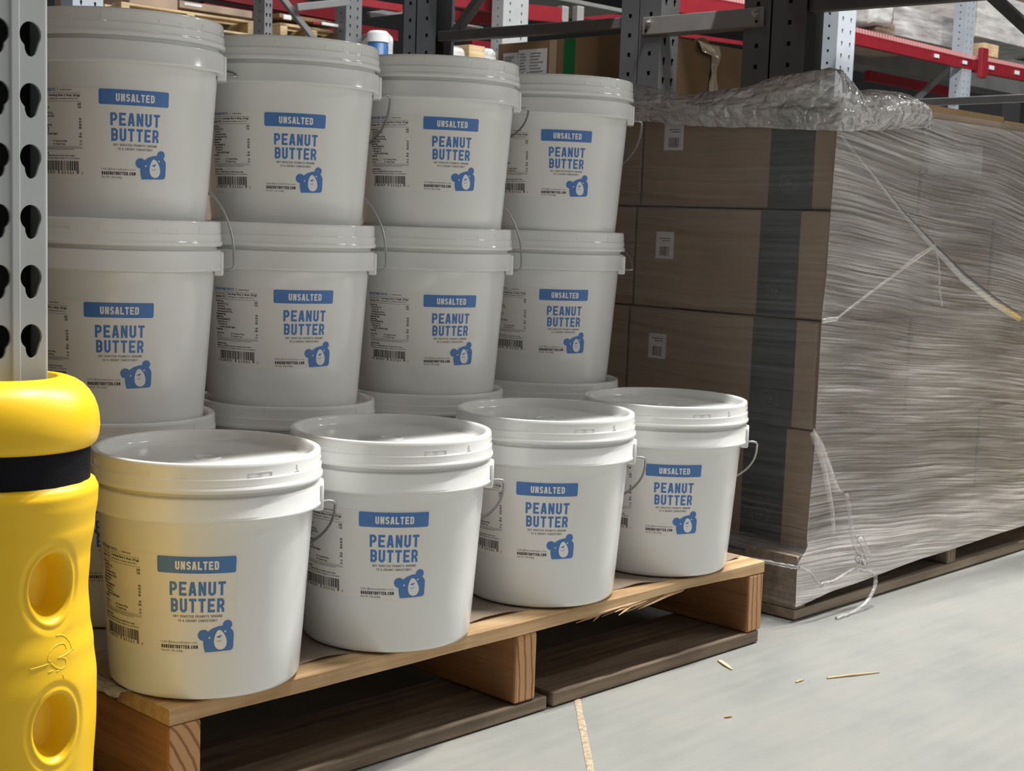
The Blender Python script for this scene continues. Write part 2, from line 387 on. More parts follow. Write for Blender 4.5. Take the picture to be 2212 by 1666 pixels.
def rrect(x0, y0, x1, y1, r, k=4):
    P = []
    for cx, cy, a0 in ((x1 - r, y0 + r, -90), (x1 - r, y1 - r, 0), (x0 + r, y1 - r, 90), (x0 + r, y0 + r, 180)):
        for i in range(k + 1):
            a = radians(a0 + 90 * i / k); P.append((cx + r * cos(a), cy + r * sin(a)))
    return P
def clip_x(poly, x, keep_less):
    out = []
    for i in range(len(poly)):
        p, q = poly[i], poly[(i + 1) % len(poly)]
        ip = (p[0] <= x) == keep_less or p[0] == x; iq = (q[0] <= x) == keep_less or q[0] == x
        if ip: out.append(p)
        if ip != iq: k = (x - p[0]) / (q[0] - p[0]); out.append((x, p[1] + (q[1] - p[1]) * k))
    return out
def slices(poly, step=3.0):
    x0 = min(p[0] for p in poly); x1 = max(p[0] for p in poly)
    if x1 - x0 <= step * 1.2: return [poly]
    n = int(math.ceil((x1 - x0) / step)); res = []
    for i in range(n):
        a = x0 + (x1 - x0) * i / n; b = x0 + (x1 - x0) * (i + 1) / n
        q = poly if i == 0 else clip_x(poly, a, False)
        if len(q) > 2 and i < n - 1: q = clip_x(q, b, True)
        if len(q) > 2: res.append(q)
    return res
# ------------------------------------------------------------------ the bucket
BR0, BR1, CZ = .0985, .1105, .183            # base radius, radius under the collar, collar height
def brad(z): return BR0 + (BR1 - BR0) * z / CZ
LT = .155                                     # nominal height of the label's top edge
def label_mesh():
    mb = MB()
    def put(poly, off, mi):
        for q in slices(poly):
            vs = []
            for u, v in q:
                z = LT - v * .001; r = brad(z) + off; a = (u - 39) * .001 / .1078
                vs.append((r * sin(a), -r * cos(a), z))
            mb.add(vs, [tuple(range(len(vs)))[::-1]], mi)
    for x in lin(-92, 74.6, 56):              # the clear-white carrier film
        put([(x, -1.2), (x + 3.03, -1.2), (x + 3.03, 99.5), (x, 99.5)], .00012, 0)
    for x in lin(76.6, 78.0, 2): put([(x, -1.2), (x + 1.4, -1.2), (x + 1.4, 99.5), (x, 99.5)], .00012, 0)
    # blue banner, lettering
    put(rrect(0, 0, 78, 17, 2.0), .0003, 1)
    for q in block_text('UNSALTED', 18.5, 4.6, 8.6, 42.5, .21, .14): put(q, .0005, 2)
    for q in block_text('PEANUT', 12.5, 25.5, 14.2, 55.5, .19, .15): put(q, .0003, 1)
    for q in block_text('BUTTER', 13.5, 42.6, 14.2, 53.5, .19, .15): put(q, .0003, 1)
    for q in block_text('DRY ROASTED PEANUTS GROUND', 15.8, 59.6, 2.5, 49.5, .17, .2): put(q, .0003, 4)
    for q in block_text('TO A CREAMY CONSISTENCY', 20.5, 64.0, 2.5, 40, .17, .2): put(q, .0003, 4)
    for q in font_text('hello@barenutbutter.com', 2.5, 86.4, 2.5, 38): put(q, .0003, 4)
    for q in block_text('BARENUTBUTTER.COM', 2.5, 90.6, 3.7, 38.5, .24, .16): put(q, .0003, 3)
    for q in font_text('Net Wt. 15lb (6.8kg)', 2.5, 95.6, 2.1, 23): put(q, .0003, 3)
    # bear emblem
    def bz(x, y): return ((x - 825) / 13.2, 67.0 + (y - .055 * (x - 1365) - 1100) * .0715)
    head = [(1462, 1541), (1446, 1480), (1436, 1410), (1440, 1350), (1462, 1300), (1500, 1242), (1560, 1200), (1640, 1176), (1705, 1172), (1765, 1196), (1815, 1236), (1842, 1275), (1850, 1320), (1847, 1500), (1838, 1530), (1812, 1546)]
    for f in fan([bz(*p) for p in head]): put(f, .00030, 1)
    for cx, cy, r in ((1440, 1290, 76), (1760, 1168, 64)):
        c = bz(cx, cy)
        for f in fan(disc(c[0], c[1], r / 13.2, r / 13.2)): put(f, .00034, 1)
    c = bz(1664, 1376)
    for f in fan(disc(c[0], c[1], 6.3, 10.3, 32, -.13, .26)): put(f, .00042, 2)
    for ex, ey in ((1520, 1335), (1730, 1262)):
        c = bz(ex, ey)
        for f in fan(disc(c[0], c[1], 1.0, 1.0, 12)): put(f, .00042, 2)
    for f in fan([bz(*p) for p in ((1608, 1338), (1630, 1322), (1682, 1306), (1682, 1322), (1662, 1336), (1655, 1356), (1642, 1340))]): put(f, .0005, 1)
    for q in stroke([bz(*p) for p in ((1622, 1384), (1640, 1398), (1662, 1398), (1680, 1378))], .55, False): put([(p.x, p.y) for p in q], .0005, 1)
    # nutrition panel (x from -84 to -18)
    X0, X1 = -86.0, -20.0
    def line(y, x0=X0, x1=X1, t=.3, mi=3): put([(x0, y), (x1, y), (x1, y + t), (x0, y + t)], .0003, mi)
    def txt(s, x, y, h=1.9, mi=3, align='L', b=.04, width=None):
        for q in font_text(s, x, y, h, width, align, b + .035): put(q, .0003, mi)
    for q in block_text('NUTRITION FACTS', X0, .5, 3.4, 33, .22, .16): put(q, .0003, 1)
    line(0.2, X0 + 36.5, X0 + 36.8); put([(X0 + 36.5, .2), (X0 + 36.9, .2), (X0 + 36.9, 4.4), (X0 + 36.5, 4.4)], .0003, 4)
    txt('Contains: Peanuts', X0 + 40, 1.3, 1.7, 4)
    line(5.6); put([(X0 + 20, 6), (X0 + 20.4, 6), (X0 + 20.4, 14.2), (X0 + 20, 14.2)], .0003, 4)
    txt('Amount per serving', X0, 7.0, 1.5, 4, width=18); txt('Calories 190', X0, 10.2, 2.7, 3, b=.09, width=18)
    txt('Serving Size 2 tbsp (32g)', X0 + 23, 7.0, 2.2, 3, b=.08, width=42); txt('Servings per container about 212', X0 + 23, 11.0, 1.5, 4, width=39)
    line(14.8)
    rows = [('Total Fat 16g', 0, '24%'), ('Saturated Fat 2.5g', 3, '12%'), ('Trans Fat 0g', 3, ''), ('Polyunsaturated Fat 4g', 3, ''), ('Monounsaturated Fat 8g', 3, ''), ('Cholesterol 0mg', 0, '0%'), ('Sodium 0mg', 0, '0%'), ('Total Carbohydrate 7g', 0, '2%'), ('Dietary Fiber 2g', 3, '8%'), ('Total Sugars 1g', 3, ''), ('Includes 0g Added Sugars', 6, '0%'), ('Protein 8g', 0, '14%')]
    for i, (a, ind, b) in enumerate(rows):
        y = 16.6 + i * 3.25; txt(a, X0 + ind, y, 2.3, 3, b=.11 if ind == 0 else .06)
        if b: txt(b, X1, y, 2.3, 3, 'R', .09)
    for i, (a, b, c) in enumerate((('Calcium 20mg', '2%  Potassium 200mg', '4%'), ('Iron 1mg', '4%  Vitamin E 2mg', '15%'))):
        y = 57.4 + i * 3.3; txt(a, X0, y, 2.0, 3); txt(b, X0 + 26, y, 2.0, 3); txt(c, X1, y, 2.0, 3, 'R')
    line(64.2); line(65.8, X0, X1, .5, 4); line(67.4, X0, X1 - 10, .5, 4)
    txt('Ingredients: Peanuts', X0, 70.4, 1.9, 3, b=.07); txt('Made in a facility that processes tree nuts', X0, 73.6, 1.7, 3, width=56)
    txt('Distributed by the maker, keep in a cool place', X0, 76.6, 1.5, 4, width=62)
    rnd = random.Random(3); x = X0 + 5
    while x < X1 - 5:
        wd = rnd.choice((.5, .5, 1.0, 1.0, 1.6)); tall = x < X0 + 6.5 or x > X1 - 8 or abs(x - X0 - 33) < 1.2
        put([(x, 80.5), (x + wd, 80.5), (x + wd, 94.6 if tall else 91.2), (x, 94.6 if tall else 91.2)], .0003, 3); x += wd + rnd.choice((.5, .5, .9, 1.2))
    txt('8', X0 + 1, 92, 2.8, 3); txt('85757', X0 + 10, 92, 2.8, 3, width=17); txt('51121', X0 + 37, 92, 2.8, 3, width=17); txt('6', X1 - 1.5, 92, 2.8, 3)
    return mb
def make_bucket():
    root = thing('plastic_bucket', 'x', 'bucket', group='peanut butter buckets on the near pallet')
    b = MB()
    b.lathe([(0, .0015), (.090, .0012), (.0925, 0), (.0955, .0008), (.0974, .0028), (.0986, .0068), (brad(.05), .05), (brad(.1), .1), (brad(.15), .15), (brad(.1812), .1812),
             (BR1 + .0008, .1828), (.1168, .1830), (.1190, .1836), (.1197, .1850), (.1195, .1866), (.1187, .1880), (.1186, .2045), (.1180, .2068), (.1160, .2078), (.1130, .2080), (.1130, .2140)])
    b.build('bucket_body', M_white, root, True, angle=40)
    l = MB()
    prof = [(0, .2292), (.0108, .2292), (.0116, .2302), (.0136, .2302), (.0144, .2292), (.0700, .2288), (.0985, .2286), (.1030, .2290), (.1062, .2306), (.1080, .2340), (.1090, .2392), (.1102, .2412), (.1120, .2420), (.1148, .2420), (.1163, .2414), (.1170, .2400), (.1172, .2375), (.1172, .2280), (.1175, .2272), (.1181, .2266), (.1183, .2256),
            (.1181, .2195), (.1186, .2182), (.1196, .2168), (.1198, .2150), (.1194, .2132), (.1180, .2122), (.1150, .2120), (.1132, .2135)]
    l.lathe(prof[::-1])
    # moulded marks on the lid skirt: a long dash, small wedges and upright ticks every sixth of a turn
    def mark(az, pts):
        vs = []
        for d, z in pts: a = az + d / .1184; ro = .1186 if z < .2262 else .1176; vs.append((.1165 * cos(a), .1165 * sin(a), z)); vs.append((ro * cos(a), ro * sin(a), z))
        n = len(pts); fs = [tuple(2 * i + 1 for i in range(n))] + [(2 * i, 2 * ((i + 1) % n), 2 * ((i + 1) % n) + 1, 2 * i + 1) for i in range(n)]
        l.add(vs, fs)
    for k in range(6):
        a = radians(60 * k - 97)
        mark(a, [(-.0035, .2285), (.0035, .2285), (.0012, .2300), (.0009, .2355), (-.0009, .2355), (-.0012, .2300)])
        a2 = a - radians(23)
        mark(a2, [(-.0135, .2312), (.0, .2312), (.0135, .2312), (.0135, .2326), (.0, .2326), (-.0135, .2326)]); mark(a2, [(.0122, .2290), (.0135, .2290), (.0135, .2312), (.0122, .2312)]); mark(a2, [(-.0135, .2290), (-.0122, .2290), (-.0122, .2312), (-.0135, .2312)])
    l.build('lid', M_lid, root, True, angle=40)
    for sg in (1, -1):
        e = MB(); mt = Matrix.Rotation(0 if sg == 1 else pi, 4, 'Z')
        e.box((.1100, -.019, .1770), (.1210, .019, .2058), 0, mt)
        e.build('handle_ear', M_white, root, True, bevel=.0022, angle=35)
    h = MB(); pts = []
    ex, Lh = .1335, .145
    pts = [(.119, 0, 0), (.127, 0, .0005), (.1318, 0, -.0012), (ex, 0, -.006)]
    for i in range(1, 36):
        a = pi * i / 36; pts.append((ex * cos(a) ** 1 if True else 0, 0, -.006 - (Lh - .006) * sin(a) ** .82))
    pts += [(-ex, 0, -.006), (-.1318, 0, -.0012), (-.127, 0, .0005), (-.119, 0, 0)]
    h.tube(pts, .00155, 8)
    hd = h.build('wire_handle', M_wire, root, True); hd.location = (0, 0, .184)
    lb = label_mesh().build('label', [M_label, M_blue, M_wink, M_ink, M_gink], root)
    lb['label'] = 'white label with blue UNSALTED banner, bear emblem and nutrition panel'
    return root
ZD = .1236; PITCH = .2308
SPEC = [  # row, x, y, level, label azimuth, label top height, ear azimuth, handle swing
 ('F', .0919, .0764, 0, -129, .149, -38, 50), ('F', .3421, .0739, 0, -128, .163, -46, 50), ('F', .6230, .0903, 0, -134, .163, -52, 50), ('F', .8769, .0915, 0, -133, .161, -56, 50),
 ('M', .1516, .3539, 1, -121, .148, -34, 158), ('M', .4043, .3681, 1, -113, .159, -40, 158), ('M', .6562, .3613, 1, -115, .150, -44, 158), ('M', .9253, .3758, 1, -123, .154, -50, 112),
 ('T', .1567, .3599, 2, -113, .154, -34, 100), ('T', .4150, .3800, 2, -122, .148, -38, 50), ('T', .6540, .3550, 2, -120, .160, -42, 66), ('T', .9187, .3651, 2, -128, .161, -50, 50),
 ('B', .1480, .3560, 0, -118, .155, -34, 40), ('B', .4080, .3640, 0, -118, .155, -40, 62), ('B', .6540, .3650, 0, -118, .155, -44, 62), ('B', .9220, .3720, 0, -118, .155, -50, 62)]
place4 = ['leftmost', 'second from the left', 'third from the left', 'rightmost']
BL = {'F': ['white bucket in the single-height front row, nearest the yellow post guard', 'white peanut butter bucket in the single-height front row, second from the yellow post guard', 'white peanut butter bucket in the single-height front row, third from the yellow post guard', 'white bucket in the single-height front row, at the end nearest the wrapped cartons'],
      'M': ['white bucket in the middle layer of the stacks, right beside the steel post', 'white peanut butter bucket in the middle layer of the stacks, second from the steel post', 'white peanut butter bucket in the middle layer of the stacks, third from the steel post', 'white peanut butter bucket in the middle layer of the stacks, nearest the wrapped cartons'],
      'T': ['white peanut butter bucket on top of the stack right beside the steel post', 'white peanut butter bucket in the top layer of the stacks, second from the steel post', 'white peanut butter bucket in the top layer of the stacks, third from the steel post', 'white peanut butter bucket in the top layer of the stacks, nearest the wrapped cartons'],
      'B': ['bottom bucket of the stack beside the steel post, only its lid showing', 'bottom bucket of the second stack from the steel post, only its lid showing', 'bottom bucket of the third stack from the steel post, only its lid showing', 'bottom bucket of the stack nearest the wrapped cartons, only its lid showing']}
proto = make_bucket(); cnt = {}
for i, (row, x, y, lv, az, lt, ear, sw) in enumerate(SPEC):
    r = proto if i == 0 else dup(proto)
    k = cnt.get(row, 0); cnt[row] = k + 1
    r.location = (x, y, ZD + .0025 + lv * PITCH); r.rotation_euler = (0, 0, radians(ear))
    r['label'] = BL[row][k]
    for c in r.children:
        nm = c.name.split('.')[0]
        if nm == 'label': c.rotation_euler = (0, 0, radians(az + 90 - ear)); c.location = (0, 0, lt - LT); k_ = brad(lt - .05) / brad(LT - .05); c.scale = (k_, k_, 1)
        if nm == 'wire_handle': c.rotation_euler = (radians(sw), 0, 0)

# ------------------------------------------------------------------ near pallet
def pallet(name, label, loc, L, D, mats, ztop=ZD, zb=.0195, sh=.0871, sw=.0374, group=None, front_gap=None, stringers=None, splinter=False, jitter=0.0, rz=0.0):
    """wooden stringer pallet, front edge along +x, stringers along +y"""
    r = thing(name, label, 'pallet', loc, rz, group)
    md, ms, me_, mb_ = mats; zs = zb + sh; rnd = random.Random(11)
    ys = [(0, .098)] + [(a, a + .088) for a in lin(.165, D - .262, 6)] + [(D - .098, D)]
    for k, (a, b) in enumerate(ys):
        q = MB(); nx = 60; xs = lin(0, L, nx)
        dz = rnd.uniform(-.001, .001) * (k > 0)
        def sect(x):
            # front edge worn and, where it split, thinner underneath
            f = a + (.0016 * nz(x * 9, k, 0) + .0007 * nz(x * 45, k, 3)); bt = zs
            if splinter and k == 0: bt += .0055 * max(0, 1 - abs(x - .80) / .16) ** .6
            return [(x, f, bt + .0004), (x, f + .0006, ztop - .0012 + dz), (x, f + .0022, ztop + dz), (x, b, ztop + dz), (x, b, zs + .0004)]
        R = [sect(x) for x in xs]; vs = [p for s_ in R for p in s_]; fs = []
        for i in range(nx - 1):
            for j in range(5): j2 = (j + 1) % 5; fs.append((i * 5 + j, i * 5 + j2, (i + 1) * 5 + j2, (i + 1) * 5 + j)[::-1])
        fs += [(0, 1, 2, 3, 4), tuple((nx - 1) * 5 + j for j in (4, 3, 2, 1, 0))]
        q.add(vs, fs); dbo = q.build('deck_board', md, r)
        if k == 0 and splinter:
            rn = random.Random(5); s_ = MB()
            for t in range(13):
                x0 = rn.uniform(.655, .80); ln = rn.uniform(.03, .1) * (1.1 if t < 4 else .7); z0 = zs + rn.uniform(0, .0045); y0 = a + rn.uniform(-.0005, .006)
                tip = (x0 - ln, y0 + rn.uniform(-.006, .003), z0 - rn.uniform(.001, .010))
                s_.tube([(x0 + .035, y0 + .003, z0 + .002), (x0, y0 + .001, z0 + .0005), ((x0 + tip[0]) / 2, (y0 + tip[1]) / 2, (z0 + tip[2]) / 2), tip], [.0030, .0031, .0019, .0005], 4)
            s_.build('splintered_edge', M_wd, dbo)
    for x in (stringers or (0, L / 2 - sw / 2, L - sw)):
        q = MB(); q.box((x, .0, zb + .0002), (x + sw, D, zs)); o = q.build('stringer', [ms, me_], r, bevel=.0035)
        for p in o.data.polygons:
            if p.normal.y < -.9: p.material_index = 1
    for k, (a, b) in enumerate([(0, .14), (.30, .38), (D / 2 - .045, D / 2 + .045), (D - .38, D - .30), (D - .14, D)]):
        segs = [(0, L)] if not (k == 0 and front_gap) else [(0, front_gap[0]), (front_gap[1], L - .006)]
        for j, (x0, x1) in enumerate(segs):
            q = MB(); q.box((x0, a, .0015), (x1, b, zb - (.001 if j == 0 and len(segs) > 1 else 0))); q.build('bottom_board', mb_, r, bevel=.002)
    return r
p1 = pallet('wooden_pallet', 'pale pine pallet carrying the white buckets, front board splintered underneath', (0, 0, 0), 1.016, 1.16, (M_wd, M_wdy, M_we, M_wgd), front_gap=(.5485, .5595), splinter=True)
# slip sheet between deck and buckets, edge curling
def slip(u, v):
    y = .034 + .010 * nz(u * 3.1, 1.7, 0) + .012 * max(0, 1 - abs(u - .80) / .12) * -1 + v
    z = ZD + .0009 + .0008 * nz(u * 8, v * 8, 0)
    lift = max(0, 1 - v / .05); gp = min(1, max(0, (min(abs(u - q[1]) for q in SPEC if q[0] == 'F') - .09) / .03)); z += lift * gp * .0035
    return (u, y, min(z, ZD + (.0055 if gp > .2 else .002)))
s = MB(); s.grid(slip, lin(.008, 1.0, 90), [0, .004, .01, .02, .035, .05, .1, .3, .6, 1.05])
o = s.build('slip_sheet', M_slip, None, True); md = o.modifiers.new('t', 'SOLIDIFY'); md.thickness = .0009; md.offset = -1
tag(o, 'dusty brown cardboard sheet between the pine deck boards and the buckets', 'sheet')
# crumpled scrap of film under the nearest bucket
s = MB()
def scrap(u, v):
    return (-.022 + .026 * v + .004 * nz(v * 4, u * 4, 2), .150 - .085 * u + .01 * v + .006 * nz(u * 4, v * 4, 0), ZD + .0006 + .008 * (1 - v) * (.5 + nz(u * 4, v * 4, 4)) - .010 * max(0, .4 - v))
s.grid(scrap, lin(0, 1, 26), lin(0, 1, 16)); o = s.build('film_scrap', M_bgfilm, None, True)
md = o.modifiers.new('t', 'SOLIDIFY'); md.thickness = .0005
tag(o, 'crumpled scrap of whitish film on the pallet corner beneath the nearest bucket', 'film scrap')

# ------------------------------------------------------------------ second pallet, cartons, stretch film
PX, PY = 1.152, .031
pallet('wooden_pallet', 'weathered grey-brown pallet under the film-wrapped cartons', (PX, PY, 0), 1.05, 1.16, (M_wg, M_wg, M_wge, M_wg), ztop=.1035, zb=.018, sh=.069, sw=.032, stringers=(0, .497, 1.016))
TZ = [.105, .2975, .4715, .6445, .8225]
OFFX = [1.200, 1.199, 1.207, 1.2165]
TW = ['bottom tier', 'second tier from the floor', 'third tier from the floor', 'top tier']
XS = [[0, 1.487], [1.491, 1.766], [1.770, 2.03]]
GRP = 'brown cartons on the wrapped pallet'
def ring(mb, cy, cz, r0, r1, x, mi, n=26):
    vs = []; fs = []
    for i in range(n):
        a = 2 * pi * i / n
        vs += [(x, cy + r0 * cos(a), cz + r0 * sin(a)), (x, cy + r1 * cos(a), cz + r1 * sin(a))]
    for i in range(n): j = (i + 1) % n; fs.append((2 * i, 2 * i + 1, 2 * j + 1, 2 * j))
    mb.add(vs, fs, mi)
def carton(name, lo, hi, label, mat=M_card, group=GRP):
    r = thing(name, label, 'box', ((lo[0] + hi[0]) / 2, (lo[1] + hi[1]) / 2, lo[2]), 0, group)
    c = r.location
    def rel(p): return (p[0] - c[0], p[1] - c[1], p[2] - c[2])
    b = MB(); b.box(rel(lo), rel(hi)); b.build('carton', mat, r, bevel=.003)
    return r, rel
LABY = [(.348, .386), (.348, .386), (.348, .386), (.345, .386)]
LABZ = [None, (.384, .427), (.556, .602), (.741, .79)]
for t in range(4):
    z0, z1 = TZ[t] + .001, TZ[t + 1] - .001
    for k in range(3):
        x0 = OFFX[t] if k == 0 else XS[k][0]; x1 = XS[k][1]; yf = .045 + (.004 if (k + t) % 2 else 0)
        w_ = ['at the near corner', 'second along the aisle face', 'last along the aisle face'][k]
        r, rel = carton('cardboard_carton', (x0, yf, z0), (x1, .432, z1), 'brown cardboard carton under stretch film, %s, %s' % (TW[t], w_))
        if k == 0:
            q = MB(); ty0, ty1 = [(.095, .176), (.087, .170), (.096, .172), (.084, .167)][t]
            a, b = rel((x0 - .0006, ty0, z0)), rel((x0 + .0005, ty1, z1)); q.box(a, b, 0)
            cy, cz = (ty0 + ty1) / 2 + .002, z0 + .042; p = rel((x0 - .0009, cy, cz))
            for r0, r1 in ((.0165, .0175), (.0125, .0132), (.0055, .0062)): ring(q, p[1], p[2], r0, r1, p[0], 1)
            for aa in range(4): q.box((p[0], p[1] - .006 + .004 * aa, p[2] - .0008 - .002 * (aa % 2)), (p[0] + .0004, p[1] - .0035 + .004 * aa, p[2] + .0008 + .002 * (aa % 2)), 1)
            o = q.build('printed_tape', [M_tape, M_emb], r); o['label'] = 'dark grey tape band with round printed emblem'
            if LABZ[t]:
                q = MB(); q.box(rel((x0 - .0006, *[LABY[t][0]], LABZ[t][0])), rel((x0 + .0005, LABY[t][1], LABZ[t][1])), 0)
                hgt = LABZ[t][1] - LABZ[t][0]; yy = LABY[t][0] + .009; rn = random.Random(t)
                while yy < LABY[t][1] - .010:
                    wd = rn.choice((.0007, .0012, .0018)); q.box(rel((x0 - .0008, yy, LABZ[t][0] + .005)), rel((x0 - .0005, yy + wd, LABZ[t][0] + .021)), 1); yy += wd + rn.choice((.0008, .0013))
                for zz, wd in ((.034, .024), (.030, .018)): q.box(rel((x0 - .0008, LABY[t][0] + .007, LABZ[t][0] + zz)), rel((x0 - .0005, LABY[t][0] + .007 + wd, LABZ[t][0] + zz + .0014)), 1)
                q.build('barcode_label', [M_paper, M_gink], r)
        if k == 1 and t == 3:
            q = MB(); q.box(rel((1.505, yf - .0006, .716)), rel((1.70, yf + .0005, .772))); q.build('paper_sheet', M_paper, r)
    for k, (y0, y1) in enumerate(((.437, .79), (.794, 1.15))):
        carton('cardboard_carton', (OFFX[t] + .002, y0, z0), (1.56, y1, z1), 'brown cardboard carton under stretch film, %s, %s on the shaded side' % (TW[t], ['second', 'rearmost'][k]))

wrap = thing('stretch_wrap', 'clear stretch film wound around the pallet of brown cartons', 'stretch film', (1.6, .5, .03))
WL = wrap.location
def wl(p): return (p[0] - WL[0], p[1] - WL[1], p[2] - WL[2])
# left side runs y 1.15 -> .03 at x = left(z), then the front runs x -> 2.06 at y = .035
def leftx(z): return interp([.02, .09, .12, .30, .47, .56, .83], [1.1445, 1.146, 1.185, 1.1915, 1.192, 1.199, 1.2065], z)
def fronty(z): return interp([.02, .09, .13, .83], [.024, .026, .036, .0385], z)
def zbot(s, front): return interp([0, .12, .42, .75, 1.0], [.026, .035, .046, .052, .056], s) if front else interp([0, .06, .3, 1.1], [.026, .031, .04, .05], s)
def wrapleft(u, v):          # u = distance back from the corner
    z = zbot(u, False) + (.822 - zbot(u, False)) * v
    return wl((leftx(z) - .0012 - .0016 * nz(u * 3, z * 34, 1) - .0006 * nz(u * 6, z * 110, 4), fronty(z) + u, z))
def wrapfront(u, v):
    z = zbot(u, True) + (.826 - .018 * min(1, max(0, (u - .2) / .08)) - zbot(u, True)) * v
    e = min(1, u / .03)
    return wl((leftx(z) - .001 + u, fronty(z) - e * (.0018 * nz(u * 4, z * 38, 6) + .0009 * nz(u * 8, z * 120, 8)), z))
s = MB(); s.grid(wrapleft, [0] + lin(.004, 1.12, 70), lin(0, 1, 190)); s.build('side_film', M_films, wrap, True)
s = MB(); s.grid(wrapfront, lin(0, .86, 110), lin(0, 1, 260)); s.build('front_film', M_film, wrap, True)
# bunched film along the top edge (overhanging collar), path runs from far left to the corner and along the front
def cowl_pt(sx):
    """sx < 0: along the left side (distance back from the corner); > 0: along the front. returns base point, outward normal, zlow, ztop, bulge, inset"""
    if sx < 0:
        d = -sx; zt = interp([0, .03, .11, .19, .29, .37, .50, .70, 1.1], [.862, .867, .862, .845, .838, .843, .869, .893, .90], d)
        zl = interp([0, .2, .4, .7, 1.1], [.767, .776, .789, .80, .81], d)
        b = interp([0, .05, .25, .6, 1.1], [.004, .016, .02, .016, .01], d); ins = interp([0, .1, .5, 1.1], [.012, .10, .16, .16], d)
        return Vector((1.203, .036 + d, 0)), Vector((-1, 0, 0)), zl, zt, b, ins
    zt = interp([0, .03, .06, .14, .20, .245, .262, .275], [.862, .850, .836, .845, .846, .834, .816, .795], sx)
    zl = interp([0, .1, .2, .262, .275], [.767, .774, .785, .790, .791], sx)
    b = interp([0, .05, .15, .22, .26, .275], [.004, .012, .03, .034, .018, .004], sx); ins = interp([0, .1, .2, .275], [.012, .05, .06, .02], sx)
    return Vector((1.203 + sx, .036, 0)), Vector((0, -1, 0)), zl, zt, b, ins
def cowl(u, v):
    B_, n_, zl, zt, b, ins = cowl_pt(u)
    if v < .72:
        t = v / .72; z = zl + (zt - .006 - zl) * t; out = .003 + b * sin(pi * min(1, t * 1.02)) ** .7 * (.55 + .45 * t)
        amp = 1
    else:
        t = (v - .72) / .28; z = zt - .006 + .006 * sin(t * pi / 2) - .010 * max(0, t - .5); out = .003 - ins * t ** 1.1; amp = .6
    wob = (.0042 * nz(u * 11, v * 7, 2) + .0022 * nz(u * 34, v * 22, 5) + .0006 * nz(u * 80, v * 55, 9)) * (1 - .75 * max(0, min(1, (v - .55) * 4)))
    e = min(1, abs(u) / .02 + .25); p = B_ + n_ * (out + amp * wob * e); p.z = z + wob * .7 * e
    return wl(p)
s = MB(); s.grid(cowl, lin(-1.05, -.0005, 210) + lin(0.0005, .275, 90), lin(0, 1, 46)); s.build('bunched_collar', M_cowl, wrap, True)
# folds, strings and the loose tail
def ribbon(mb, pts, wd, y=None):
    P = [Vector(p) for p in pts]; Q = []
    for i, p in enumerate(P):
        t = (P[min(i + 1, len(P) - 1)] - P[max(i - 1, 0)]).normalized(); n_ = t.cross(Vector((0, -1, 0))).normalized()
        ww = wd[i] if isinstance(wd, list) else wd
        Q.append((p + n_ * ww / 2, p + Vector((0, -.0022, 0)), p - n_ * ww / 2))
    vs = [wl(q) for tr in Q for q in tr]; fs = []
    for i in range(len(P) - 1):
        for j in range(2): fs.append((i * 3 + j, i * 3 + j + 1, (i + 1) * 3 + j + 1, (i + 1) * 3 + j))
    mb.add(vs, fs)
s = MB()
yy = .0305
ribbon(s, [(1.20, yy, .762), (1.30, yy, .708), (1.41, yy, .645), (1.52, yy, .592), (1.63, yy, .541), (1.75, yy, .498), (1.87, yy, .462)], [.004, .006, .008, .013, .018, .018, .016])
ribbon(s, [(1.182, yy, .474), (1.205, yy, .4755), (1.225, yy, .4765)], .007)
ribbon(s, [(1.223, yy, .476), (1.28, yy, .500), (1.335, yy, .522), (1.40, yy, .548), (1.455, yy, .571), (1.52, yy, .594)], [.004, .005, .005, .006, .009, .006])
ribbon(s, [(1.168, yy - .002, .303), (1.195, yy - .003, .272), (1.222, yy - .004, .232), (1.248, yy - .005, .201), (1.262, yy - .006, .197)], [.014, .022, .022, .016, .004])
ribbon(s, [(1.178, yy, .300), (1.21, yy - .004, .235), (1.235, yy - .006, .17), (1.245, yy - .006, .13)], [.01, .016, .012, .01])
s.build('film_fold', M_fold, wrap, True)
s = MB()
def sm(pts, n=8):
    P = [Vector(p) for p in pts]; P = [2 * P[0] - P[1]] + P + [2 * P[-1] - P[-2]]; out = []
    for i in range(1, len(P) - 2):
        a, b, c, d = P[i - 1:i + 3]
        for k in range(n):
            t = k / n; out.append(.5 * ((2 * b) + (c - a) * t + (2 * a - 5 * b + 4 * c - d) * t * t + (3 * b - a - 3 * c + d) * t ** 3))
    out.append(P[-2]); return out
def rope(pts, r):
    Q = sm(pts, 10); q2 = []
    for i, p in enumerate(Q): q2.append(wl(p + Vector((.0012 * nz(i * .7, 0, 0), .0012 * nz(i * .7, 5, 0), .0012 * nz(i * .7, 9, 0)))))
    s.tube(q2, [r * (.75 + .5 * abs(nz(i * .9, 3, r * 999))) for i in range(len(Q))], 6)
rope([(1.258, .014, .195), (1.272, .012, .150), (1.276, .010, .128), (1.294, .008, .097), (1.322, .006, .086)], .0045)
rope([(1.300, .010, .118), (1.318, .004, .090), (1.312, .006, .078), (1.296, .010, .085)], .0065)
rope([(1.140, .018, .092), (1.165, .012, .079), (1.188, .008, .057), (1.193, .008, .060), (1.225, .008, .059), (1.262, .008, .066), (1.290, .008, .070)], .003)
rope([(1.290, .008, .069), (1.325, .002, .060), (1.340, .0, .050), (1.333, -.004, .033), (1.308, -.006, .014), (1.27, -.006, .0045), (1.215, -.008, .003)], .0038)
s.build('film_tail', M_fold, wrap, True); s = MB()
rope([(1.10, .11, .098), (1.125, .05, .093), (1.142, .022, .09)], .004)
s.build('film_knot', M_fold, wrap, True); s = MB()
